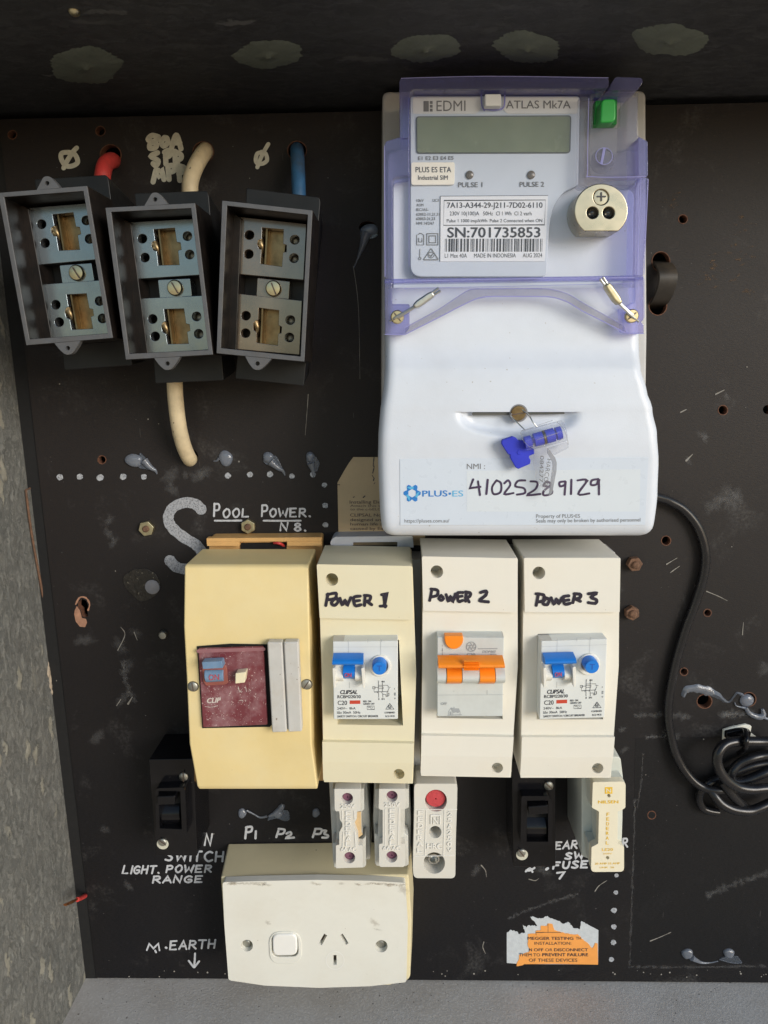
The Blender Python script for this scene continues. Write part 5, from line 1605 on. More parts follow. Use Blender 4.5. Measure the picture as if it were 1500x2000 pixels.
text(bm, 'RED  ON', *r1((652, 1328))[0], *r1((795, 1327))[0], 3.4, e, .03); text(bm, 'GREEN OFF', *r1((652, 1374))[0], *r1((858, 1372))[0], 3.4, e, .03)
text(bm, '240V~  8kA', *r1((175, 1463))[0], *r1((512, 1460))[0], 4.6, e, .01)
text(bm, 'IΔn 30mA  50Hz', *r1((175, 1538))[0], *r1((600, 1536))[0], 4.8, e, .01)
text(bm, 'SAFETY SWITCH / CIRCUIT BREAKER', *r1((178, 1606))[0], *r1((925, 1600))[0], 3.8, e, .03)
text(bm, 'COMBINED', *r1((1042, 1534))[0], *r1((1232, 1532))[0], 3.3, e, .03); text(bm, 'RCD MCB', *r1((1060, 1600))[0], *r1((1225, 1597))[0], 3.3, e, .03)
S = lambda *p, w=.75, c=False: stroke(bm, r1(*p), w, e, sm=False, closed=c)
S((725, 1400), (855, 1398), (855, 1460), (725, 1462), c=True); stroke(bm, r1((745, 1432), (772, 1415), (795, 1438), (832, 1425)), .7, e)
S((1065, 1455), (1138, 1352), (1215, 1453), c=True, w=1.0); stroke(bm, r1(*circ(1138, 1412, 28, 12, a0=0, a1=5)), .8, e, sub=1); S((1122, 1410), (1136, 1425), (1158, 1395), w=.8)
S((930, 960), (930, 1120), (910, 1155)); S((1005, 970), (1005, 1120), (988, 1155)); S((845, 1058), (925, 1055)); S((930, 1018), (1105, 1018), (1108, 1050), (1150, 1055)); S((930, 1045), (1005, 1045)); S((930, 1080), (1020, 1080), (1020, 1045))
S((825, 1040), (868, 1040), (868, 1080), (825, 1080), c=True); S((850, 1085), (850, 1140), (1110, 1130)); S((1125, 1070), (1088, 1150)); S((932, 1150), (936, 1240)); S((1008, 1155), (1012, 1240)); S((1010, 1185), (1065, 1185), (1070, 1222), (1105, 1220)); 
S((1090, 1160), (1122, 1160), (1122, 1210), (1090, 1210), c=True)
text(bm, '2', *r1((920, 962))[0], *r1((940, 962))[0], 3.2, e, .03); text(bm, '4N', *r1((985, 965))[0], *r1((1040, 965))[0], 3.2, e, .03); text(bm, '1', *r1((930, 1285))[0], *r1((945, 1285))[0], 3.2, e, .03); text(bm, '3N', *r1((985, 1283))[0], *r1((1040, 1283))[0], 3.2, e, .03)
for yy, ch in ((1095, 'I'), (1175, 'H'), (1205, 'H'), (1270, 'O')): text(bm, ch, *r1((1220, yy))[0], *r1((1222 + (20 if ch != 'I' else 4), yy))[0], 2.7, e, .04)
obj('printing', bm, M['ink'], rc)
bm = mb()
stroke(bm, r1((380, 175), (382, 420)), .45, e, sm=False); stroke(bm, r1((735, 170), (735, 235)), .5, e, sm=False); stroke(bm, r1((970, 175), (970, 460)), .45, e, sm=False); stroke(bm, r1((398, 960), (400, 1070)), .5, e, sm=False)
stroke(bm, r1((985, 178), (988, 215)), 1, e); stroke(bm, r1((100, 318), (1280, 312)), .3, e, sm=False)
obj('seam', bm, M['ink_pale'], rc)
bm = prism(mb(), r1((404, 1296), (598, 1293), (598, 1357), (404, 1360)), e, d - .3)
obj('red_flag', bm, pm('red_indicator', (.55, .06, .03), .4), rc)
rc3 = copy_tree(rc)
rc3['label'] = 'white breaker with blue toggle and round blue test button in the box marked power 3'
root_move(rc3, (714, 1328), (1119.5, 1326), 66, -.028)

# ---- orange toggled breaker in box 2
rg = thing('circuit_breaker', 'light grey breaker with wide orange toggle bar in the box marked power 2', 'circuit breaker', V(*r2((740, 950))[0], 66), 'circuit breakers')
bm = prism(mb(), r2((130, 232), (1352, 236), (1330, 1682), (128, 1684)), d, 30)
obj('body', bm, M['rcbo_grey'], rg, bev=.5)
bm = mb(); profile(bm, [(r2((125, 0))[0][0], r2((1338, 0))[0][0], r2((0, 162))[0][1], 60), (r2((134, 0))[0][0], r2((1350, 0))[0][0], r2((0, 236))[0][1], 65.9)], 40)
obj('sloped_top', bm, M['blank'], rg)
bm = mb()
half = [(265, 212), (605, 210)] + [(435 + 170 * math.cos(a), 265 + 187 * math.sin(a)) for a in (math.pi * i / 16 for i in range(0, 17))]
prism(bm, r2(*half), 67.6, 62); obj('test_button', bm, M['orange'], rg, bev=.5)
bm = mb(); stroke(bm, r2(*[(435 + 180 * math.cos(a), 265 + 196 * math.sin(a)) for a in (math.pi * i / 16 for i in range(-1, 18))]), 1.2, e, sub=2); obj('button_rim', bm, M['rcbo_part'], rg)
bm = mb()
arcblock(bm, r2((152, 680), (1366, 678), (1376, 858), (160, 866)), 70, 78, n=12, dref=78, e=.5)
for k in range(5): arcblock(bm, r2((612, 655 + k * 38), (896, 655 + k * 38), (898, 690 + k * 38), (626, 690 + k * 38)), 77.4, 79.0, n=4, dref=78)
arcblock(bm, r2((318, 780), (592, 780), (572, 1203), (302, 1203)), d, 75, n=16, dref=74)
arcblock(bm, r2((922, 780), (1200, 780), (1186, 1203), (904, 1203)), d, 75, n=16, dref=74)
obj('toggle', bm, M['orange'], rg, sharp=30)
bm = mb()
arcblock(bm, r2((138, 780), (300, 780), (300, 1195), (132, 1195)), d, 74.5, n=16, dref=74)
arcblock(bm, r2((600, 780), (915, 780), (904, 1195), (592, 1195)), d, 74.5, n=16, dref=74)
arcblock(bm, r2((1212, 780), (1385, 780), (1372, 1195), (1200, 1195)), d, 74.5, n=16, dref=74)
obj('toggle_guard', bm, M['rcbo_grey'], rg, sharp=30)
bm = mb()
cg = r2((755, 405))[0]
stroke(bm, circ(*cg, 9.2, 24), 1.5, e, sub=1, closed=True)
for a in range(6): stroke(bm, [(cg[0] + 2.5 * math.cos(a * 1.05), cg[1] + 2.5 * math.sin(a * 1.05)), (cg[0] + 5 * math.cos(a * 1.05 + .6), cg[1] + 5 * math.sin(a * 1.05 + .6)), (cg[0] + 7.5 * math.cos(a * 1.05 + .2), cg[1] + 7.5 * math.sin(a * 1.05 + .2))], 1.9, e, sub=3)
stroke(bm, circ(*cg, 3.5, 12), 1.6, e, sub=1, closed=True)
text(bm, 'C20', *r2((678, 578))[0], *r2((826, 578))[0], 6.2, e, .035)
text(bm, 'DDM60', *r2((958, 515))[0], *r2((1195, 515))[0], 4.6, e, .05, shear=.3)
stroke(bm, r2((882, 442), (1226, 440)), 2.0, e, sm=False)
stroke(bm, r2((358, 545), (514, 545), (514, 600), (358, 600)), .9, e, sm=False, closed=True); text(bm, 'TEST', *r2((378, 590))[0], *r2((496, 590))[0], 3.4, e, .04)
stroke(bm, r2((672, 602), (845, 602), (845, 648), (672, 648)), .9, e, sm=False, closed=True); text(bm, '5000', *r2((692, 640))[0], *r2((826, 640))[0], 3.4, e, .04)
stroke(bm, r2((1118, 540), (1208, 540), (1208, 622), (1118, 622)), 1.0, e, sm=False, closed=True); stroke(bm, r2((1130, 585), (1150, 570), (1175, 595), (1198, 575)), .9, e)
stroke(bm, r2((228, 370), (228, 400)), .8, e, sm=False); stroke(bm, r2((230, 630), (228, 440)), .8, e, sm=False); prism(bm, r2((215, 480), (228, 420), (242, 480)), e + .05, e - .05)
text(bm, 'OFF', *r2((198, 1470))[0], *r2((308, 1470))[0], 4.6, e, .04)
prism(bm, r2((380, 1520), (440, 1535), (530, 1535), (556, 1602), (430, 1608)), e + .05, e - .05)
prism(bm, r2((360, 1595), (392, 1592), (395, 1645), (362, 1650)), e + .05, e - .05)
stroke(bm, r2((335, 1640), (338, 1590), (378, 1535), (415, 1600), (415, 1650)), .8, e, sm=False); stroke(bm, r2((330, 1658), (575, 1652)), 1.6, e); stroke(bm, r2((550, 1600), (550, 1650)), .8, e)
stroke(bm, r2((425, 1610), (450, 1608)), 1.4, e); stroke(bm, r2((495, 1610), (520, 1608)), 1.4, e); stroke(bm, r2((440, 1510), (440, 1540)), 1.2, e)
stroke(bm, r2((132, 1290), (1345, 1284)), .5, e, sm=False); stroke(bm, r2((1045, 1200), (1045, 1282)), .7, e); stroke(bm, r2((436, 1200), (436, 1235)), .4, e)
obj('printing', bm, M['ink_pale'], rg)

# ================================================================== the yellow box
yb = thing('yellow_box', 'largest box, deep yellow plastic with a maroon breaker, left of the breaker row', 'breaker box', V(490, 1540, 0))
bm = mb()
y_rows = [(362, 603, 1102, 53), (360, 602.5, 1108, 55), (358.5, 604, 1224, 61.5), (364, 606.5, 1325, 62), (369.5, 608.5, 1453, 62), (384.5, 620, 1536, 57.5), (388, 620, 1541.5, 56)]
fr = []
opening = [(384, 1263), (592, 1253), (595, 1428), (392, 1423)]
profile(bm, y_rows, 20)
obj('cover', bm, M['yellow'], yb, bev=1.0, seg=3, ang=12)
bm = mb()
prism(bm, rnd([(405, 1052), (628, 1050), (630, 1300), (640, 1530), (412, 1532), (406, 1070)], [8, 6, 2, 4, 4, 2]), 10, .3, dref=13)
prism(bm, [(404, 1051), (628, 1049), (628, 1057), (404, 1058)], 14.5, 10.05, dref=14)
prism(bm, rnd([(404, 1058.2), (468, 1057.8), (468, 1066), (405, 1066)], .5), 14.5, 10.05, dref=14); prism(bm, rnd([(561, 1057.4), (628, 1057.2), (628, 1066), (561, 1066)], .5), 14.5, 10.05, dref=14)
obj('base', bm, M['yellow_base'], yb, bev=.5)
bm = prism(mb(), [(470, 1060), (560, 1059), (560, 1075), (470, 1076)], 10.6, 10.2, dref=10); obj('knockout', bm, M['void'], yb)
bm = mb(); tube(bm, [V(535, 1060, 12), V(545, 1061, 13), V(555, 1066, 10)], .9, n=8); obj('wire_end', bm, M['red_pvc'], yb)
for px, py, lab in ((376, 1342, 'a'), (598, 1338, 'b')):
    bm = mb()
    lathe(bm, px + 1.5, py - 1.5, [(3.1, 61.9), (3.1, 62.12), (0, 62.14)], 62, n=22)
    sh = obj('screw_seat', bm, pm('dark_seat', (.12, .10, .06), .6), yb)
    bm = mb()
    lathe(bm, px, py, [(2.75, 62.0), (2.75, 62.7), (2.3, 63.1), (0, 63.2)], 63, n=22)
    s = obj('screw', bm, M['steel_dull'], yb)
    bm = mb(); a = math.radians(80 if lab == 'a' else -55); stroke(bm, [(px - 8 * math.cos(a), py - 8 * math.sin(a)), (px + 8 * math.cos(a), py + 8 * math.sin(a))], 2, 63.3, sm=False)
    obj('slot', bm, M['ink_brown'], s)
bm = prism(mb(), y1((162, 918), (400, 900), (660, 905), (700, 1470), (680, 1490), (200, 1500)), 62.35, 62.05); obj('opening', bm, M['void'], yb)

mr = thing('circuit_breaker', 'dusty maroon breaker with faded blue toggle in the yellow box', 'circuit breaker', V(455, 1340, 64), 'circuit breakers')
bm = prism(mb(), y1((168, 935), (635, 920), (664, 1478), (202, 1498)), 64.5, 62.5); obj('body', bm, M['maroon'], mr, bev=.8)
bm = mb(); prism(bm, rnd(y1((195, 1050), (215, 1030), (350, 1030), (375, 1075), (384, 1180), (362, 1192), (225, 1200), (205, 1170)), 3), 65.6, 64.6); obj('toggle_surround', bm, M['maroon_part'], mr, bev=.4)
bm = mb(); arcblock(bm, y1((215, 1088), (350, 1086), (352, 1168), (228, 1176)), 65.7, 68, n=10, dref=66, e=.7)
prism(bm, rnd(y1((198, 1028), (340, 1022), (348, 1072), (205, 1078)), 2), 71.5, 66, dref=71)
tg_ = obj('toggle', bm, M['blue_old'], mr, bev=.4)
bm = mb(); text(bm, 'ON', *y1((246, 1160))[0], *y1((320, 1156))[0], 11, 68.2, .0); obj('on_mark', bm, M['ink_red'], tg_)
bm = prism(mb(), rnd(y1((442, 1098), (515, 1090), (508, 1165), (440, 1172)), 2), 70, 64.6, dref=68); obj('test_button', bm, M['ivory_old'], mr, bev=.8)
bm = mb(); q = 64.6
text(bm, 'CLIP', *y1((232, 1322))[0], *y1((325, 1316))[0], 9.5, q, .05, shear=.2)
for k in range(150):
    cx_, cy_ = (random.gauss(300, 70), random.gauss(1360, 70)) if k < 70 else (random.gauss(480, 50), random.gauss(1230, 55)) if k < 110 else (random.uniform(210, 640), random.uniform(1100, 1480))
    if not (215 < cx_ < 640 and 1040 < cy_ < 1470): continue
    r_ = random.uniform(.25, .75)
    dd = q + lift() * .5; bm.faces.new([bm.verts.new(V(px, py, dd)) for px, py in circ(*y1((cx_, cy_))[0], r_, 6)])
for s in ([(455, 1210), (465, 1240)], [(480, 1225), (470, 1240), (485, 1240)], [(510, 1215), (515, 1240)], [(530, 1220), (545, 1235)], [(460, 1305), (480, 1300), (490, 1308)], [(505, 1300), (510, 1312)], [(220, 1345), (260, 1350), (310, 1340)]):
    stroke(bm, y1(*s), .8, q, rough=.5)
obj('worn_printing', bm, pm('worn_cream_print', (.62, .55, .50), .6), mr)
bm = mb(); stroke(bm, y1(*circ(345, 990, 25, 16)), .8, q, sub=1, closed=True); stroke(bm, y1(*circ(365, 1240, 22, 16)), .7, q, sub=1, closed=True); stroke(bm, y1((520, 930), (545, 1480)), .5, q, sm=False); stroke(bm, y1((280, 960), (285, 1020)), .4, q, sm=False)
stroke(bm, y1((172, 952), (636, 938)), 7, q, sm=False)
obj('faded_lines', bm, pm('faded_maroon_line', (.30, .13, .14), .6, var=.2), mr)
bl_ = thing('blanking_plate', 'dirty grey white blanking plate of two ribs beside the maroon breaker', 'blanking plate', V(555, 1340, 62))
bm = mb()
prism(bm, y1((665, 878), (772, 880), (805, 1515), (700, 1520)), 68, 62.6, dref=66)
prism(bm, y1((782, 878), (886, 876), (912, 1512), (815, 1516)), 68, 62.6, dref=66)
prism(bm, y1((670, 890), (885, 885), (908, 1505), (700, 1512)), 65.5, 62.5, dref=65)
obj('ribs', bm, M['blank'], bl_, bev=.9, seg=3)

# ================================================================== main fuse carriers: the middle one built, two copied
z1 = zc(0, 220, .266667); z2 = zc(340, 240, .266667)
fu = thing('fuse_carrier', '', 'fuse carrier', V(312, 550, 0), 'open main fuse carriers')
bm = prism(mb(), rnd([(262, 377), (404, 372), (408, 382), (437, 743), (303, 749), (296, 660)], [4, 6, 4, 3, 3, 2]), 46, .3, dref=46, grow=-4)
obj('base', bm, M['bakelite_base'], fu, bev=1.0)
OUT = [(205, 405), (381, 396), (416, 693), (245, 703)]
INN = [(217, 414.5), (372.5, 407), (406, 683), (252.5, 690.5)]
bm = plate(mb(), OUT, [INN], 74.4, 46.1, dref=75)
obj('frame', bm, M['bakelite'], fu, bev=.35)
bm = plate(mb(), [(p[0] + .6 * (1 if i in (0, 3) else -1), p[1] + .6 * (1 if i < 2 else -1)) for i, p in enumerate(OUT)], [[(p[0] - .6 * (1 if i in (0, 3) else -1), p[1] - .6 * (1 if i < 2 else -1)) for i, p in enumerate(INN)]], 75.0, 74.3, dref=75)
obj('sawn_rim', bm, M['bakelite_edge'], fu, bev=.2)
def tab(pts, hole):
    return plate(mb(), rnd(pts, [1, 6, 8, 8, 6, 1], 5), [circ(*hole, 4.4, 16)], 75, 71.5)
bm = tab([(282, 402), (290, 388), (297, 376), (309, 376), (318, 386), (328, 399)], (303, 389.5))
obj('fixing_tab', bm, M['bakelite_edge'], fu, bev=.3)
top_tab = bpy.data.objects['fixing_tab']
# the tab under the frame
bm = tab([(352, 696.5), (343, 711), (334, 722), (322, 723), (311, 713), (301, 699.5)], (327, 710))
obj('fixing_tab', bm, M['bakelite_edge'], fu, bev=.3)
bot_tab = bpy.data.objects['fixing_tab.001']
up_pl = [(252, 434), (383, 427), (396, 536.5), (266, 545)]
lo_pl = [(271, 583), (400, 577), (413, 683), (283, 691)]
win_u = [(300, 448), (341, 445), (345, 473), (352, 474), (354, 487), (347.5, 489), (350, 517), (309, 518), (306, 490), (300, 489), (296, 482), (297, 473), (303, 470)]
win_l = [(320, 604), (359, 603), (363, 632), (370, 634), (371, 646), (365, 648), (368, 671), (327, 672), (324, 652), (317, 648), (315, 636), (318, 630), (323, 628)]
hu = [circ(278, 466, 9, 18), circ(283, 503, 9, 18), circ(366, 461, 9, 18), circ(370.5, 497, 9, 18)]
hl = [circ(298, 623, 9, 18), circ(303, 657, 9, 18), circ(384, 618, 9, 18), circ(388, 652, 9, 18)]
bm = plate(mb(), up_pl, [win_u] + hu, 57, 51.5)
obj('contact_shelf', bm, M['bakelite_shelf'], fu, bev=.25)
bm = plate(mb(), lo_pl, [win_l] + hl, 57, 51.5)
obj('contact_shelf', bm, M['bakelite_shelf'], fu, bev=.25)
bm = prism(mb(), [(218, 416), (252, 434), (286, 692), (253, 690)], 60.5, 46.2, dref=63)
obj('side_ledge', bm, M['bakelite'], fu, bev=.5)
bm = prism(mb(), rnd([(307, 546), (371, 543), (375, 579), (311, 583)], 3), 55.5, 46.2, dref=56)
obj('centre_block', bm, M['bakelite_shelf'], fu, bev=.4)
bm = lathe(mb(), 341, 562, [(3.9, 55), (3.9, 56.6), (3.3, 57.4), (0, 57.8)], 57, n=28)
s_ = obj('brass_screw', bm, M['brass_bright'], fu)
bm = mb(); stroke(bm, [(335, 552), (347, 572)], 2.4, 57.95, sm=False); obj('slot', bm, M['ink_brown'], s_)
def contact(quad, lip, hs):
    bm = mb()
    prism(bm, quad, 49.5, 46.3, dref=50)
    (ax, ay), (bx, by) = lip
    prism(bm, [(ax, ay), (ax + 3.0, ay), (bx + 3.0, by), (bx, by)], 55.5, 46.3, dref=55)
    prism(bm, [(ax + 8, ay), (ax + 9.6, ay), (bx + 9.6, by), (bx + 8, by)], 51.0, 46.3, dref=51)
    tube(bm, [V(ax - 8, ay + 18, 50), V(ax - 7, ay + 30, 53), V(ax - 1, ay + 42, 54), V(ax + 1, ay + 58, 52)], [2.6, 3.0, 1.6, 1.2], n=10)
    obj('brass_contact', bm, M['brass'], fu)
    for x, y in hs:
        bm = mb()
        lathe(bm, x + 1.5, y + 1, [(2.5, 46.3), (2.5, 49.5), (1.3, 50.2), (0, 50.3)], 51, n=16)
        obj('terminal_screw', bm, M['steel_dull'], fu)
contact([(305, 448), (350, 446), (356, 522), (312, 524)], ((309, 447), (318, 521)), ((367, 462), (371.5, 498)))
contact([(325, 604), (366, 602), (374, 676), (331, 678)], ((327, 604), (336, 676)), ((385, 619), (389, 653)))
f1, f3 = copy_tree(fu), copy_tree(fu)
fu['label'] = 'middle open black fuse carrier, fed by two yellowed white cables'
f1['label'] = 'leftmost open black fuse carrier, under the red cable'
f3['label'] = 'open black fuse carrier with its top tab broken off, under the blue cable'
def move_by_front(o, src, dst, d, rot):
    """turn the copy about its foot and bring the centre of its front frame to where it is seen"""
    p = V(*src, d) - fu.location
    R = Matrix.Rotation(rot, 3, 'Y')
    o.rotation_euler = (0, rot, 0)
    o.location = V(*dst, d) - R @ p
cF2 = (311.8, 549.3)
move_by_front(f1, cF2, (109, 518.5), 75, -.024)
move_by_front(f3, cF2, (515.4, 549.8), 75, .150)
for ch in list(f3.children):
    if ch.data == top_tab.data:
        for g in list(ch.children): bpy.data.objects.remove(g)
        bpy.data.objects.remove(ch)
# chipped top edge and brown reflection put into the shelf colour of the third carrier
sh3 = pm('brown_reflection_bakelite', (.075, .055, .042), .24, var=.3, vscale=90, spec=.9, spots=((.012, .009, .006), .30, 420), coat=.8, coat_ior=1.9, haze=((.22, .16, .10), .5, 40))
for ch in f3.children:
    if ch.name.startswith(('contact_shelf', 'centre_block')):
        ch.data = ch.data.copy(); ch.data.materials[0] = sh3

# ---- cables at the main fuses
def cable(name, pts, r, m, lab, cat='cable', group=None, n=16):
    bm = tube(mb(), [V(x, y, d) for x, y, d in pts], r, n=n)
    return obj(name, bm, m, label=lab, cat=cat, group=group, sharp=80)
cable('red_cable', [(222, 318, -14), (221, 314, -2), (216, 314, 8), (206, 322, 15), (201, 340, 20), (199, 362, 21), (199, 384, 21)], 4.2, M['red_pvc'], 'thick red cable bending from the board into the left fuse carrier')
cable('white_cable', [(404, 292, -14), (402, 294, -2), (394, 304, 8), (380, 330, 15), (372, 356, 19), (371, 380, 20), (371, 400, 20)], 4.3, M['white_pvc'], 'short yellowed white cable entering the middle fuse carrier from above')
cable('blue_cable', [(580, 286, -14), (580, 292, -3), (581, 304, 7), (582, 330, 14), (583, 356, 18), (584, 384, 20), (584, 405, 20)], 3.7, M['blue_pvc'], 'dirty blue cable running straight down into the right fuse carrier')
cable('white_cable', [(340, 700, 20), (341, 740, 20), (343, 780, 19), (349, 830, 16), (358, 868, 10), (368, 892, 3), (374, 900, -6), (377, 904, -14)], 4.4, M['white_pvc'], 'yellowed white cable hanging below the middle fuse carrier into a hole')

# ---- black communication cable and its coil
def ck_(pts, off=0.0): return [(1290 + x * .14, 1400 + y * .14, d + off) for x, y, d in pts]
bk = thing('black_cable', 'long black cable from the meter, coiled and tied at the right edge', 'cable', V(1440, 1590, 0))
bm = tube(mb(), [V(x, y, d) for x, y, d in [(1262, 966, 12), (1285, 972, 9), (1307, 979, 6), (1337, 997, 4), (1363, 1030, 3.4), (1377, 1075, 3.4), (1375, 1120, 3.4), (1359, 1175, 3.4), (1340, 1225, 3.4), (1322, 1285, 3.4), (1309, 1345, 3.4), (1305, 1395, 3.6), (1311, 1440, 4), (1323, 1480, 5), (1345, 1515, 6.5), (1372, 1537, 8), (1405, 1544, 10), (1440, 1541, 8)]], 2.75, n=14)
obj('long_run', bm, M['black_pvc'], bk, sharp=80)
bm = mb()
tube(bm, [V(*p) for p in ck_([(1600, 345, 9), (1400, 345, 9), (1250, 345, 10), (1050, 345, 12), (900, 385, 14), (810, 490, 16), (790, 620, 17), (830, 760, 18), (930, 890, 18), (1080, 980, 17), (1250, 1010, 16), (1420, 1000, 15), (1600, 985, 13)])], 3.05, n=14)
obj('coil_turn', bm, M['black_pvc'], bk, sharp=80)
bm = tube(mb(), [V(*p) for p in ck_([(1600, 520, 6), (1420, 540, 6), (1250, 580, 7), (1100, 650, 7), (1000, 760, 8), (975, 850, 8), (1020, 905, 8), (1150, 900, 8), (1320, 840, 8), (1450, 780, 8), (1600, 730, 7)])], 2.95, n=14)
obj('coil_turn', bm, M['black_pvc'], bk, sharp=80)
bm = tube(mb(), [V(*p) for p in ck_([(1600, 620, 3.5), (1440, 650, 3.5), (1250, 690, 4), (1090, 750, 4), (950, 810, 4), (800, 870, 5), (690, 920, 6), (600, 990, 6), (550, 1080, 4.5), (545, 1180, 3.6), (590, 1270, 3.4), (680, 1310, 3.4), (800, 1330, 3)])], 2.6, n=14)
obj('coil_turn', bm, M['black_pvc'], bk, sharp=80)
bm = tube(mb(), [V(*p) for p in ck_([(860, 900, 12), (930, 990, 12.5), (980, 1070, 12), (1060, 1160, 11), (1150, 1235, 9), (1240, 1290, 6)])], 2.95, n=14)
obj('coil_turn', bm, M['black_pvc'], bk, sharp=80)
bm = tube(mb(), [V(*p) for p in ck_([(700, 1030, 9), (760, 1110, 11), (850, 1210, 12.5), (980, 1280, 13), (1120, 1310, 13), (1260, 1310, 12), (1400, 1260, 11), (1500, 1215, 10), (1600, 1170, 9)])], 3.05, n=14)
obj('coil_turn', bm, M['black_pvc'], bk, sharp=80)
tie = thing('cable_tie_mount', 'white foam stick-on mount with a black tie holding the coiled cable', 'cable mount', V(1436, 1432, 0))
cq = zc(1290, 1400, .14)
bm = prism(mb(), cq((868, 175), (985, 135), (1185, 95), (1260, 120), (1240, 260), (900, 340), (860, 335)), 2.2, .2, dref=1); obj('foam_pad', bm, M['foam'], tie, bev=.4)
bm = prism(mb(), cq((905, 205), (1060, 170), (1160, 160), (1240, 180), (1255, 215), (1230, 300), (905, 300)), 5.5, 2.2, dref=4); obj('mount', bm, M['black_gloss'], tie, bev=.6)
bm = tube(mb(), [V(*p) for p in ck_([(1180, 190, 6), (1195, 250, 12), (1195, 330, 16), (1185, 420, 15.5), (1150, 470, 12), (1095, 505, 8)])], 1.7, n=10); obj('tie', bm, M['black_gloss'], tie, sharp=80)
bm = prism(mb(), cq((1250, 215), (1330, 270), (1250, 285)), .8, .1, dref=.5); obj('foam_scrap', bm, M['foam'], tie)

# ================================================================== black toggle switches
def switch(quad_front, back_top, d, scr1, scr2, well, lever, window, lab, right):
    t = thing('toggle_switch', lab, 'switch', V(*quad_front[2], 0), 'glossy black toggle switches')
    bm = prism(mb(), quad_front, d, .3, dref=d); obj('housing', bm, M['black_gloss'], t, bev=.7)
    bm = plate(mb(), rnd(well, [8, 8, 3, 3]), [window], d + 7, d + .02, dref=d + 6); obj('bezel', bm, M['black_gloss'], t, bev=.9)
    bm = prism(mb(), [(p[0], p[1]) for p in window], d + 1.2, d + .05, dref=d + 2); obj('well_floor', bm, M['void'], t)
    bm = mb(); prism(bm, lever[0], d + 10, d + 1, dref=d + 9)
    lv = obj('lever', bm, M['black_gloss'], t, bev=.6)
    bm = mb(); arcblock(bm, lever[1], d + 1.3, d + 5, n=10, dref=d + 4); obj('rocker', bm, M['black_gloss'], t, sharp=40)
    for (x, y, r, m_, tilt) in (scr1, scr2):
        bm = lathe(mb(), x, y, [(r, d + .02), (r, d + .9), (r * .8, d + 1.4), (0, d + 1.5)], d + 1, n=24); so = obj('screw', bm, M['steel_dull'] , t)
        bm = mb(); stroke(bm, [(x - r * 3 * math.cos(tilt), y - r * 3 * math.sin(tilt)), (x + r * 3 * math.cos(tilt), y + r * 3 * math.sin(tilt))], 2.2, d + 1.6, sm=False); obj('slot', bm, M['ink_brown'], so)
        if m_:
            bm = lathe(mb(), x + 1, y + 2, [(r + 1.1, d + .02), (r + 1.0, d + .5), (r - .2, d + .6)], d, n=20); obj('pale_washer', bm, M['paint'], so)
    return t
sw = zc(270, 1410, .14)
switch(rnd([(290.5, 1483.5), (378, 1482), (385, 1672), (304, 1671)], 2), None, 31, (358, 1518, 2.75, False, 1.5), (317, 1646, 2.6, True, .6),
       [(304, 1538), (362, 1536), (366, 1628), (306, 1626)], (sw((270, 1030), (520, 1020), (515, 1140), (262, 1148)), sw((285, 1180), (560, 1175), (600, 1460), (360, 1470))),
       [(310.5, 1543), (353, 1544), (356, 1618), (313, 1616)], 'black toggle switch at lower left, half behind the yellow box', True)
for (x, y) in ((310, 1464), (338, 1457)):
    pass
switch(rnd([(1000, 1487), (1085, 1487), (1085.5, 1692), (1003, 1693)], 2), None, 31, (1072, 1535.5, 2.8, False, .75), (1018.5, 1667, 2.6, True, .9),
       [(1018, 1556), (1020, 1553), (1071, 1553), (1078, 1565), (1078, 1648), (1016, 1646)], (f5((358, 420), (548, 405), (552, 488), (362, 500)), f5((345, 560), (535, 560), (530, 770), (345, 765))),
       [(1029, 1562), (1070, 1562), (1070, 1642), (1028, 1642)], 'black toggle switch below the box marked power 3', False)

# ================================================================== ceramic fuses
n8 = zc(640, 1535, .0824742); n9 = zc(728, 1535, .0824742); nl = zc(800, 1515, .105042); nf = zc(1140, 1510, .102459)
def small_fuse(c, outline, lab, chip, base_px, words, hole1, hole2, side):
    t = thing('ceramic_fuse', lab, 'fuse', V(*c((480, 1500))[0], 0), 'ceramic rewireable fuses under the box marked power 1')
    bm = prism(mb(), rnd(base_px, 5), 40, .3, dref=40); obj('holder', bm, M['porcelain_side'], t, bev=1.2)
    bm = prism(mb(), c(*side), 50, 40.1, dref=50); obj('bridge', bm, M['porcelain_side'], t, bev=.5)
    if chip:
        bm = prism(mb(), c((560, 640), (790, 620), (800, 1100), (830, 1160), (720, 1240), (715, 1390), (560, 1390)), 51.2, 50.05); obj('exposed_core', bm, M['fuse_brown'], t, bev=.4)
    bm = plate(mb(), rnd(c(*outline), 1.0, 2), [circ(*hole1, 11.2, 22), circ(*hole2, 11.2, 22)], 56, 50.1); obj('carrier', bm, M['porcelain'], t, bev=.8)
    bm = mb()
    for h in (hole1, hole2):
        lathe(bm, h[0] - 0, h[1], [(3.0, 51), (3.0, 52.4), (2.4, 52.9), (.5, 53.0), (.45, 52.2), (0, 52.2)], 54.5, n=20)
    obj('wax_plug', bm, M['wax_purple'], t)
    bm = mb()
    for s, x0, x1, y, h in words['flat']: text(bm, s, *c((x0, y))[0], *c((x1, y))[0], h, 56.6, .04)
    vtext(bm, 'FEDERAL', *words['v'], words['w'], words['h'], 56.6, .035)
    for s in words['lines']: stroke(bm, c(*s), 1.3, 56.25, sm=False)
    for v in bm.verts: pass
    r = bmesh.ops.extrude_face_region(bm, geom=bm.faces[:])
    bmesh.ops.translate(bm, verts=[v for v in r['geom'] if isinstance(v, bmesh.types.BMVert)], vec=(0, .00035, 0))
    obj('moulded_lettering', bm, M['porcelain_relief'], t)
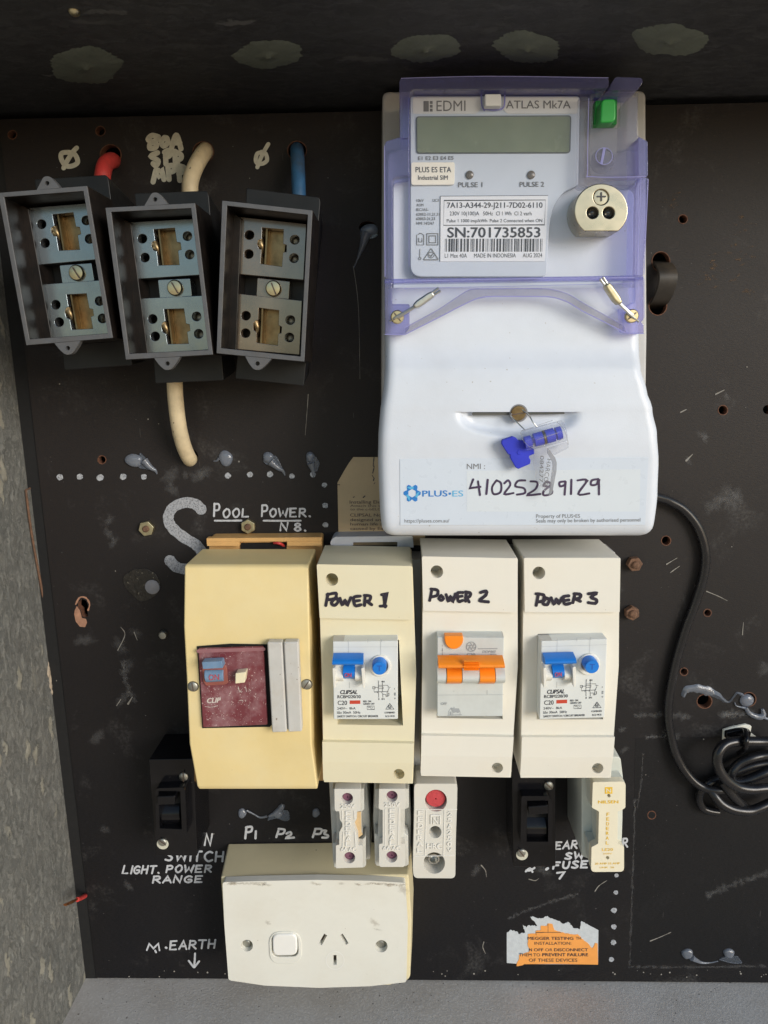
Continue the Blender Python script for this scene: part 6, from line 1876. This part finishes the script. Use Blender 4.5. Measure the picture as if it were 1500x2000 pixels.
small_fuse(n8, [(160, 70), (780, 70), (780, 590), (690, 610), (690, 780), (640, 850), (640, 1000), (715, 1200), (720, 1400), (830, 1410), (835, 1930), (195, 1950), (195, 1410), (275, 1395), (275, 1100), (350, 960), (345, 880), (290, 800), (275, 600), (190, 600), (165, 540)],
           'chipped ceramic fuse with a broken waist under the box marked power 1', True, [(642, 1520), (716, 1520), (722, 1600), (723.5, 1680), (650, 1681), (646, 1600)],
           dict(flat=[('250V', 310, 640, 535, 8), ('6A·AC', 320, 670, 1550, 7.5)], v=(n8((505, 0))[0][0] - 1.5, n8((0, 590))[0][1], n8((0, 1440))[0][1]), w=10, h=8, lines=[[(345, 600), (345, 800)], [(630, 600), (640, 800)], [(370, 1100), (355, 1440)], [(640, 1100), (665, 1440)]]),
           n8((465, 300))[0], n8((515, 1700))[0], [(110, 70), (860, 70), (865, 560), (800, 620), (805, 1100), (830, 1160), (720, 1240), (720, 1380), (900, 1180), (910, 1880), (870, 1935), (150, 1935), (120, 1700), (110, 1350), (190, 1350), (210, 1200), (200, 600), (100, 580)])
small_fuse(n9, [(150, 70), (775, 70), (775, 530), (670, 560), (670, 1370), (765, 1375), (770, 1870), (730, 1920), (180, 1920), (150, 1880), (150, 1380), (235, 1365), (235, 570), (170, 560), (140, 520)],
           'whole ceramic fuse next to the chipped one under the box marked power 1', False, [(731, 1520), (800, 1520), (803, 1600), (802, 1674), (732, 1676), (728.5, 1600)],
           dict(flat=[('250V', 280, 640, 495, 8), ('6A·AC', 250, 650, 1525, 7.5)], v=(n9((460, 0))[0][0], n9((0, 530))[0][1], n9((0, 1420))[0][1]), w=10, h=8.5, lines=[[(300, 540), (295, 1400)], [(620, 540), (600, 1400)]]),
           n9((455, 250))[0], n9((450, 1680))[0], [(60, 70), (855, 70), (855, 520), (760, 560), (755, 1130), (840, 1190), (850, 1870), (780, 1910), (90, 1900), (50, 1840), (40, 1130), (120, 1170), (150, 560), (60, 520)])

t = thing('neutral_link', 'white ceramic neutral link with a round red wax plug, under box power 2', 'fuse link', V(850, 1710, 0))
bm = prism(mb(), rnd(nl((100, 110), (870, 110), (900, 500), (850, 1900), (90, 1900), (60, 600)), 6), 34, .3, dref=38); obj('holder', bm, M['porcelain_side'], t, bev=1.2)
h1, h2, h3 = nl((490, 465))[0], nl((478, 1050))[0], nl((458, 1625))[0]
bm = plate(mb(), rnd(nl((95, 150), (880, 150), (888, 240), (862, 1000), (850, 1910), (75, 1905), (60, 1700), (88, 600), (85, 250)), [7, 7, 2, 1, 9, 9, 1, 1, 2], 5), [circ(*h1, 21.5, 30), circ(*h2, 12, 24), circ(*h3, 21, 30)], 48, 34.1); obj('carrier', bm, M['porcelain'], t, bev=1.1, seg=3)
bm = lathe(mb(), h1[0], h1[1], [(5.9, 40), (5.9, 45.2), (5.4, 45.9), (.5, 46.2), (.45, 45), (0, 45)], 48, n=30); obj('wax_plug', bm, M['wax_red'], t)
bm = lathe(mb(), h2[0], h2[1], [(3.4, 34.2), (3.4, 36), (0, 36)], 48, n=20); obj('dark_hole', bm, M['recess'], t)
bm = lathe(mb(), h3[0], h3[1], [(5.8, 34.2), (5.8, 36), (3.4, 36), (3.4, 44.5), (2.5, 44.6), (2.4, 40), (0, 40)], 48, n=26); obj('terminal', bm, M['steel'], t)
bm = mb()
vtext(bm, 'FEDERAL', nl((205, 0))[0][0], nl((0, 640))[0][1], nl((0, 1450))[0][1], 10, 8.5, 48.55, .03, x2=nl((190, 0))[0][0])
vtext(bm, '25A250V', nl((750, 0))[0][0], nl((0, 660))[0][1], nl((0, 1440))[0][1], 8.5, 8, 48.55, .03, x2=nl((740, 0))[0][0])
text(bm, 'HRC', *nl((325, 1365))[0], *nl((600, 1365))[0], 10.5, 48.55, .03)
stroke(bm, nl((400, 900), (400, 740), (570, 740), (570, 900)), 2.2, 48.55, sm=False); stroke(bm, nl((445, 900), (445, 790), (525, 890), (525, 780)), 2.0, 48.55, sm=False)
stroke(bm, nl((110, 630), (880, 630)), 1.0, 48.2, sm=False); stroke(bm, nl((310, 640), (285, 1480)), 1.2, 48.2, sm=False); stroke(bm, nl((650, 640), (630, 1480)), 1.2, 48.2, sm=False); stroke(bm, nl((90, 1500), (840, 1490)), .9, 48.2, sm=False)
r = bmesh.ops.extrude_face_region(bm, geom=bm.faces[:]); bmesh.ops.translate(bm, verts=[v for v in r['geom'] if isinstance(v, bmesh.types.BMVert)], vec=(0, .00035, 0))
obj('moulded_lettering', bm, M['porcelain_relief'], t)

t = thing('cartridge_fuse', 'cream plastic fuse carrier with yellow print at the lower right', 'fuse', V(1185, 1700, 0))
bm = prism(mb(), rnd([(1136, 1480), (1212, 1478), (1217, 1520), (1216, 1600), (1214, 1664), (1150, 1678), (1136, 1672)], [2, 8, 4, 2, 3, 5, 5]), 38, .3, dref=38); obj('holder', bm, M['nilsen_side'], t, bev=1.2)
bm = prism(mb(), rnd(nf((125, 170), (780, 150), (740, 720), (720, 1290), (760, 1400), (750, 1850), (170, 1860), (120, 1720), (90, 1330), (250, 1340), (240, 720), (140, 650)), 2), 49, 38.1, dref=49); obj('carrier_sides', bm, M['nilsen_side'], t, bev=.8)
bm = plate(mb(), rnd(nf((175, 172), (800, 160), (795, 660), (735, 700), (650, 730), (645, 1340), (770, 1400), (770, 1880), (140, 1885), (150, 1410), (278, 1345), (292, 730), (160, 660)), [3, 8, 2, 2, 2, 2, 2, 8, 8, 2, 2, 2, 2]), [circ(*nf((480, 432))[0], 3.5, 12), circ(*nf((455, 1615))[0], 3.5, 12)], 54, 49.1); obj('carrier_face', bm, M['nilsen'], t, bev=.7)
bm = mb()
prism(bm, nf((405, 270), (550, 268), (548, 392), (405, 395)), 54.12, 54.02)
text(bm, 'NILSEN', *nf((278, 580))[0], *nf((660, 575))[0], 5.6, 54.15, .06)
vtext(bm, 'FEDERAL', nf((465, 0))[0][0], nf((0, 740))[0][1], nf((0, 1375))[0][1], 5.5, 6.5, 54.15, .02, x2=nf((450, 0))[0][0])
text(bm, 'LE20', *nf((352, 1485))[0], *nf((560, 1480))[0], 5, 54.15, .02)
text(bm, '20 AMP 25 AMP', *nf((215, 1745))[0], *nf((690, 1738))[0], 3.6, 54.15, .02)
text(bm, 'LINK  20', *nf((310, 1815))[0], *nf((580, 1812))[0], 3.0, 54.15, .01); text(bm, '250V', *nf((370, 1550))[0], *nf((540, 1548))[0], 2.6, 54.15, .0)
obj('yellow_print', bm, M['ink_yellow'], t)
bm = mb(); text(bm, 'N', *nf((432, 368))[0], *nf((520, 368))[0], 7.5, 54.2, .03); obj('emblem_letter', bm, M['nilsen'], t)

# ================================================================== power outlet
so = zc(400, 1600, .293333)
t = thing('power_outlet', 'white single power outlet with rocker switch on a yellowed mounting block', 'power outlet', V(620, 1915, 0))
bm = prism(mb(), rnd([(431, 1713), (798, 1709), (804, 1800), (801, 1914), (760, 1925), (620, 1927), (455, 1912), (437, 1800)], [4, 4, 2, 10, 2, 2, 8, 2]), 30, .3, dref=30, grow=2.2); obj('mounting_block', bm, M['socket_block'], t, bev=1.4, seg=3)
pl = so((118, 420), (350, 412), (740, 404), (1100, 410), (1335, 424), (1352, 700), (1342, 1085), (1100, 1112), (760, 1123), (400, 1108), (158, 1072), (130, 700))
def pinq(a, b, w):
    a, b = Vector(a), Vector(b); u = (b - a).normalized(); v = Vector((-u.y, u.x)) * w
    return [tuple(a + v), tuple(b + v), tuple(b - v), tuple(a - v)]
pins = [pinq(*so((805, 768), (768, 835)), 3.4), pinq(*so((908, 768), (948, 832)), 3.4), pinq(*so((866, 905), (867, 970)), 3.2)]
rock_o = rnd(so((425, 752), (640, 748), (648, 962), (432, 968)), 22, 8)
sh1, sh2 = so((281, 842))[0], so((1176, 846))[0]
# pillowed plate: front face follows a gentle dome
bm = plate(mb(), rnd([pl[0], pl[1], pl[2], pl[3], pl[4], pl[5], pl[6], pl[7], pl[8], pl[9], pl[10], pl[11]], [5, 1, 1, 1, 5, 1, 5, 1, 1, 1, 5, 1]), [circ(*sh1, 11.5, 24), circ(*sh2, 12, 24), rnd(so((444, 768), (618, 765), (624, 916), (448, 918)), 14, 6)] + pins, 35.0, 30.1)
obj('face_plate', bm, M['socket_plate'], t, bev=2.2, seg=4, ang=60)
bm = mb()
for px in pins: prism(bm, [(x - 0, y) for x, y in px], 31.0, 30.15, dref=35.0)
obj('pin_slot', bm, M['ink_brown'], t)
bm = plate(mb(), rnd(so((425, 752), (640, 748), (648, 962), (432, 968)), 24, 8), [rnd(so((443, 767), (619, 764), (625, 917), (447, 919)), 14, 6)], 35.7, 34.8); obj('switch_surround', bm, M['socket_plate'], t, bev=.6)
bm = prism(mb(), rnd(so((447, 772), (612, 768), (617, 910), (452, 914)), 13, 6), 37.0, 30.6); obj('rocker_switch', bm, M['socket_white'], t, bev=1.2, seg=3)
bm = mb()
for s_ in (sh1, sh2): lathe(bm, s_[0] - 1, s_[1] - 2, [(2.8, 30.2), (2.8, 31.2), (2.2, 31.8), (0, 31.9)], 32, n=20)
obj('fixing_screw', bm, M['steel_dull'], t)
bm = lathe(mb(), *so((868, 942))[0], [(5.2, 38.3), (5.1, 38.75), (4.6, 38.9)], 38.5, n=30)
bm.free()
bm = mb(); stroke(bm, circ(*so((868, 940))[0], 17.5, 30), 1.2, 35.1, sub=1, closed=True)
obj('earth_ring', bm, M['socket_white'], t)
gr = []
for k in range(26):
    x = random.choice((random.uniform(120, 420), random.uniform(900, 1335), random.uniform(120, 1335)))
    (px, py), = so((x, 424 + random.uniform(0, 14) + (6 if x > 1200 else 0)))
    gr.append((px, py, random.uniform(6, 16), random.uniform(2, 4.5), 0))
gr += [(*so((1325, y))[0], 3, random.uniform(10, 22), 0) for y in (470,)]
gr += [(*so((1130, 690))[0], 12, 9, .3), (*so((1150, 735))[0], 10, 3, .3), (*so((420, 690))[0], 8, 5, 0)]
smudge('grime', gr, M['grime'], t, 35.2)
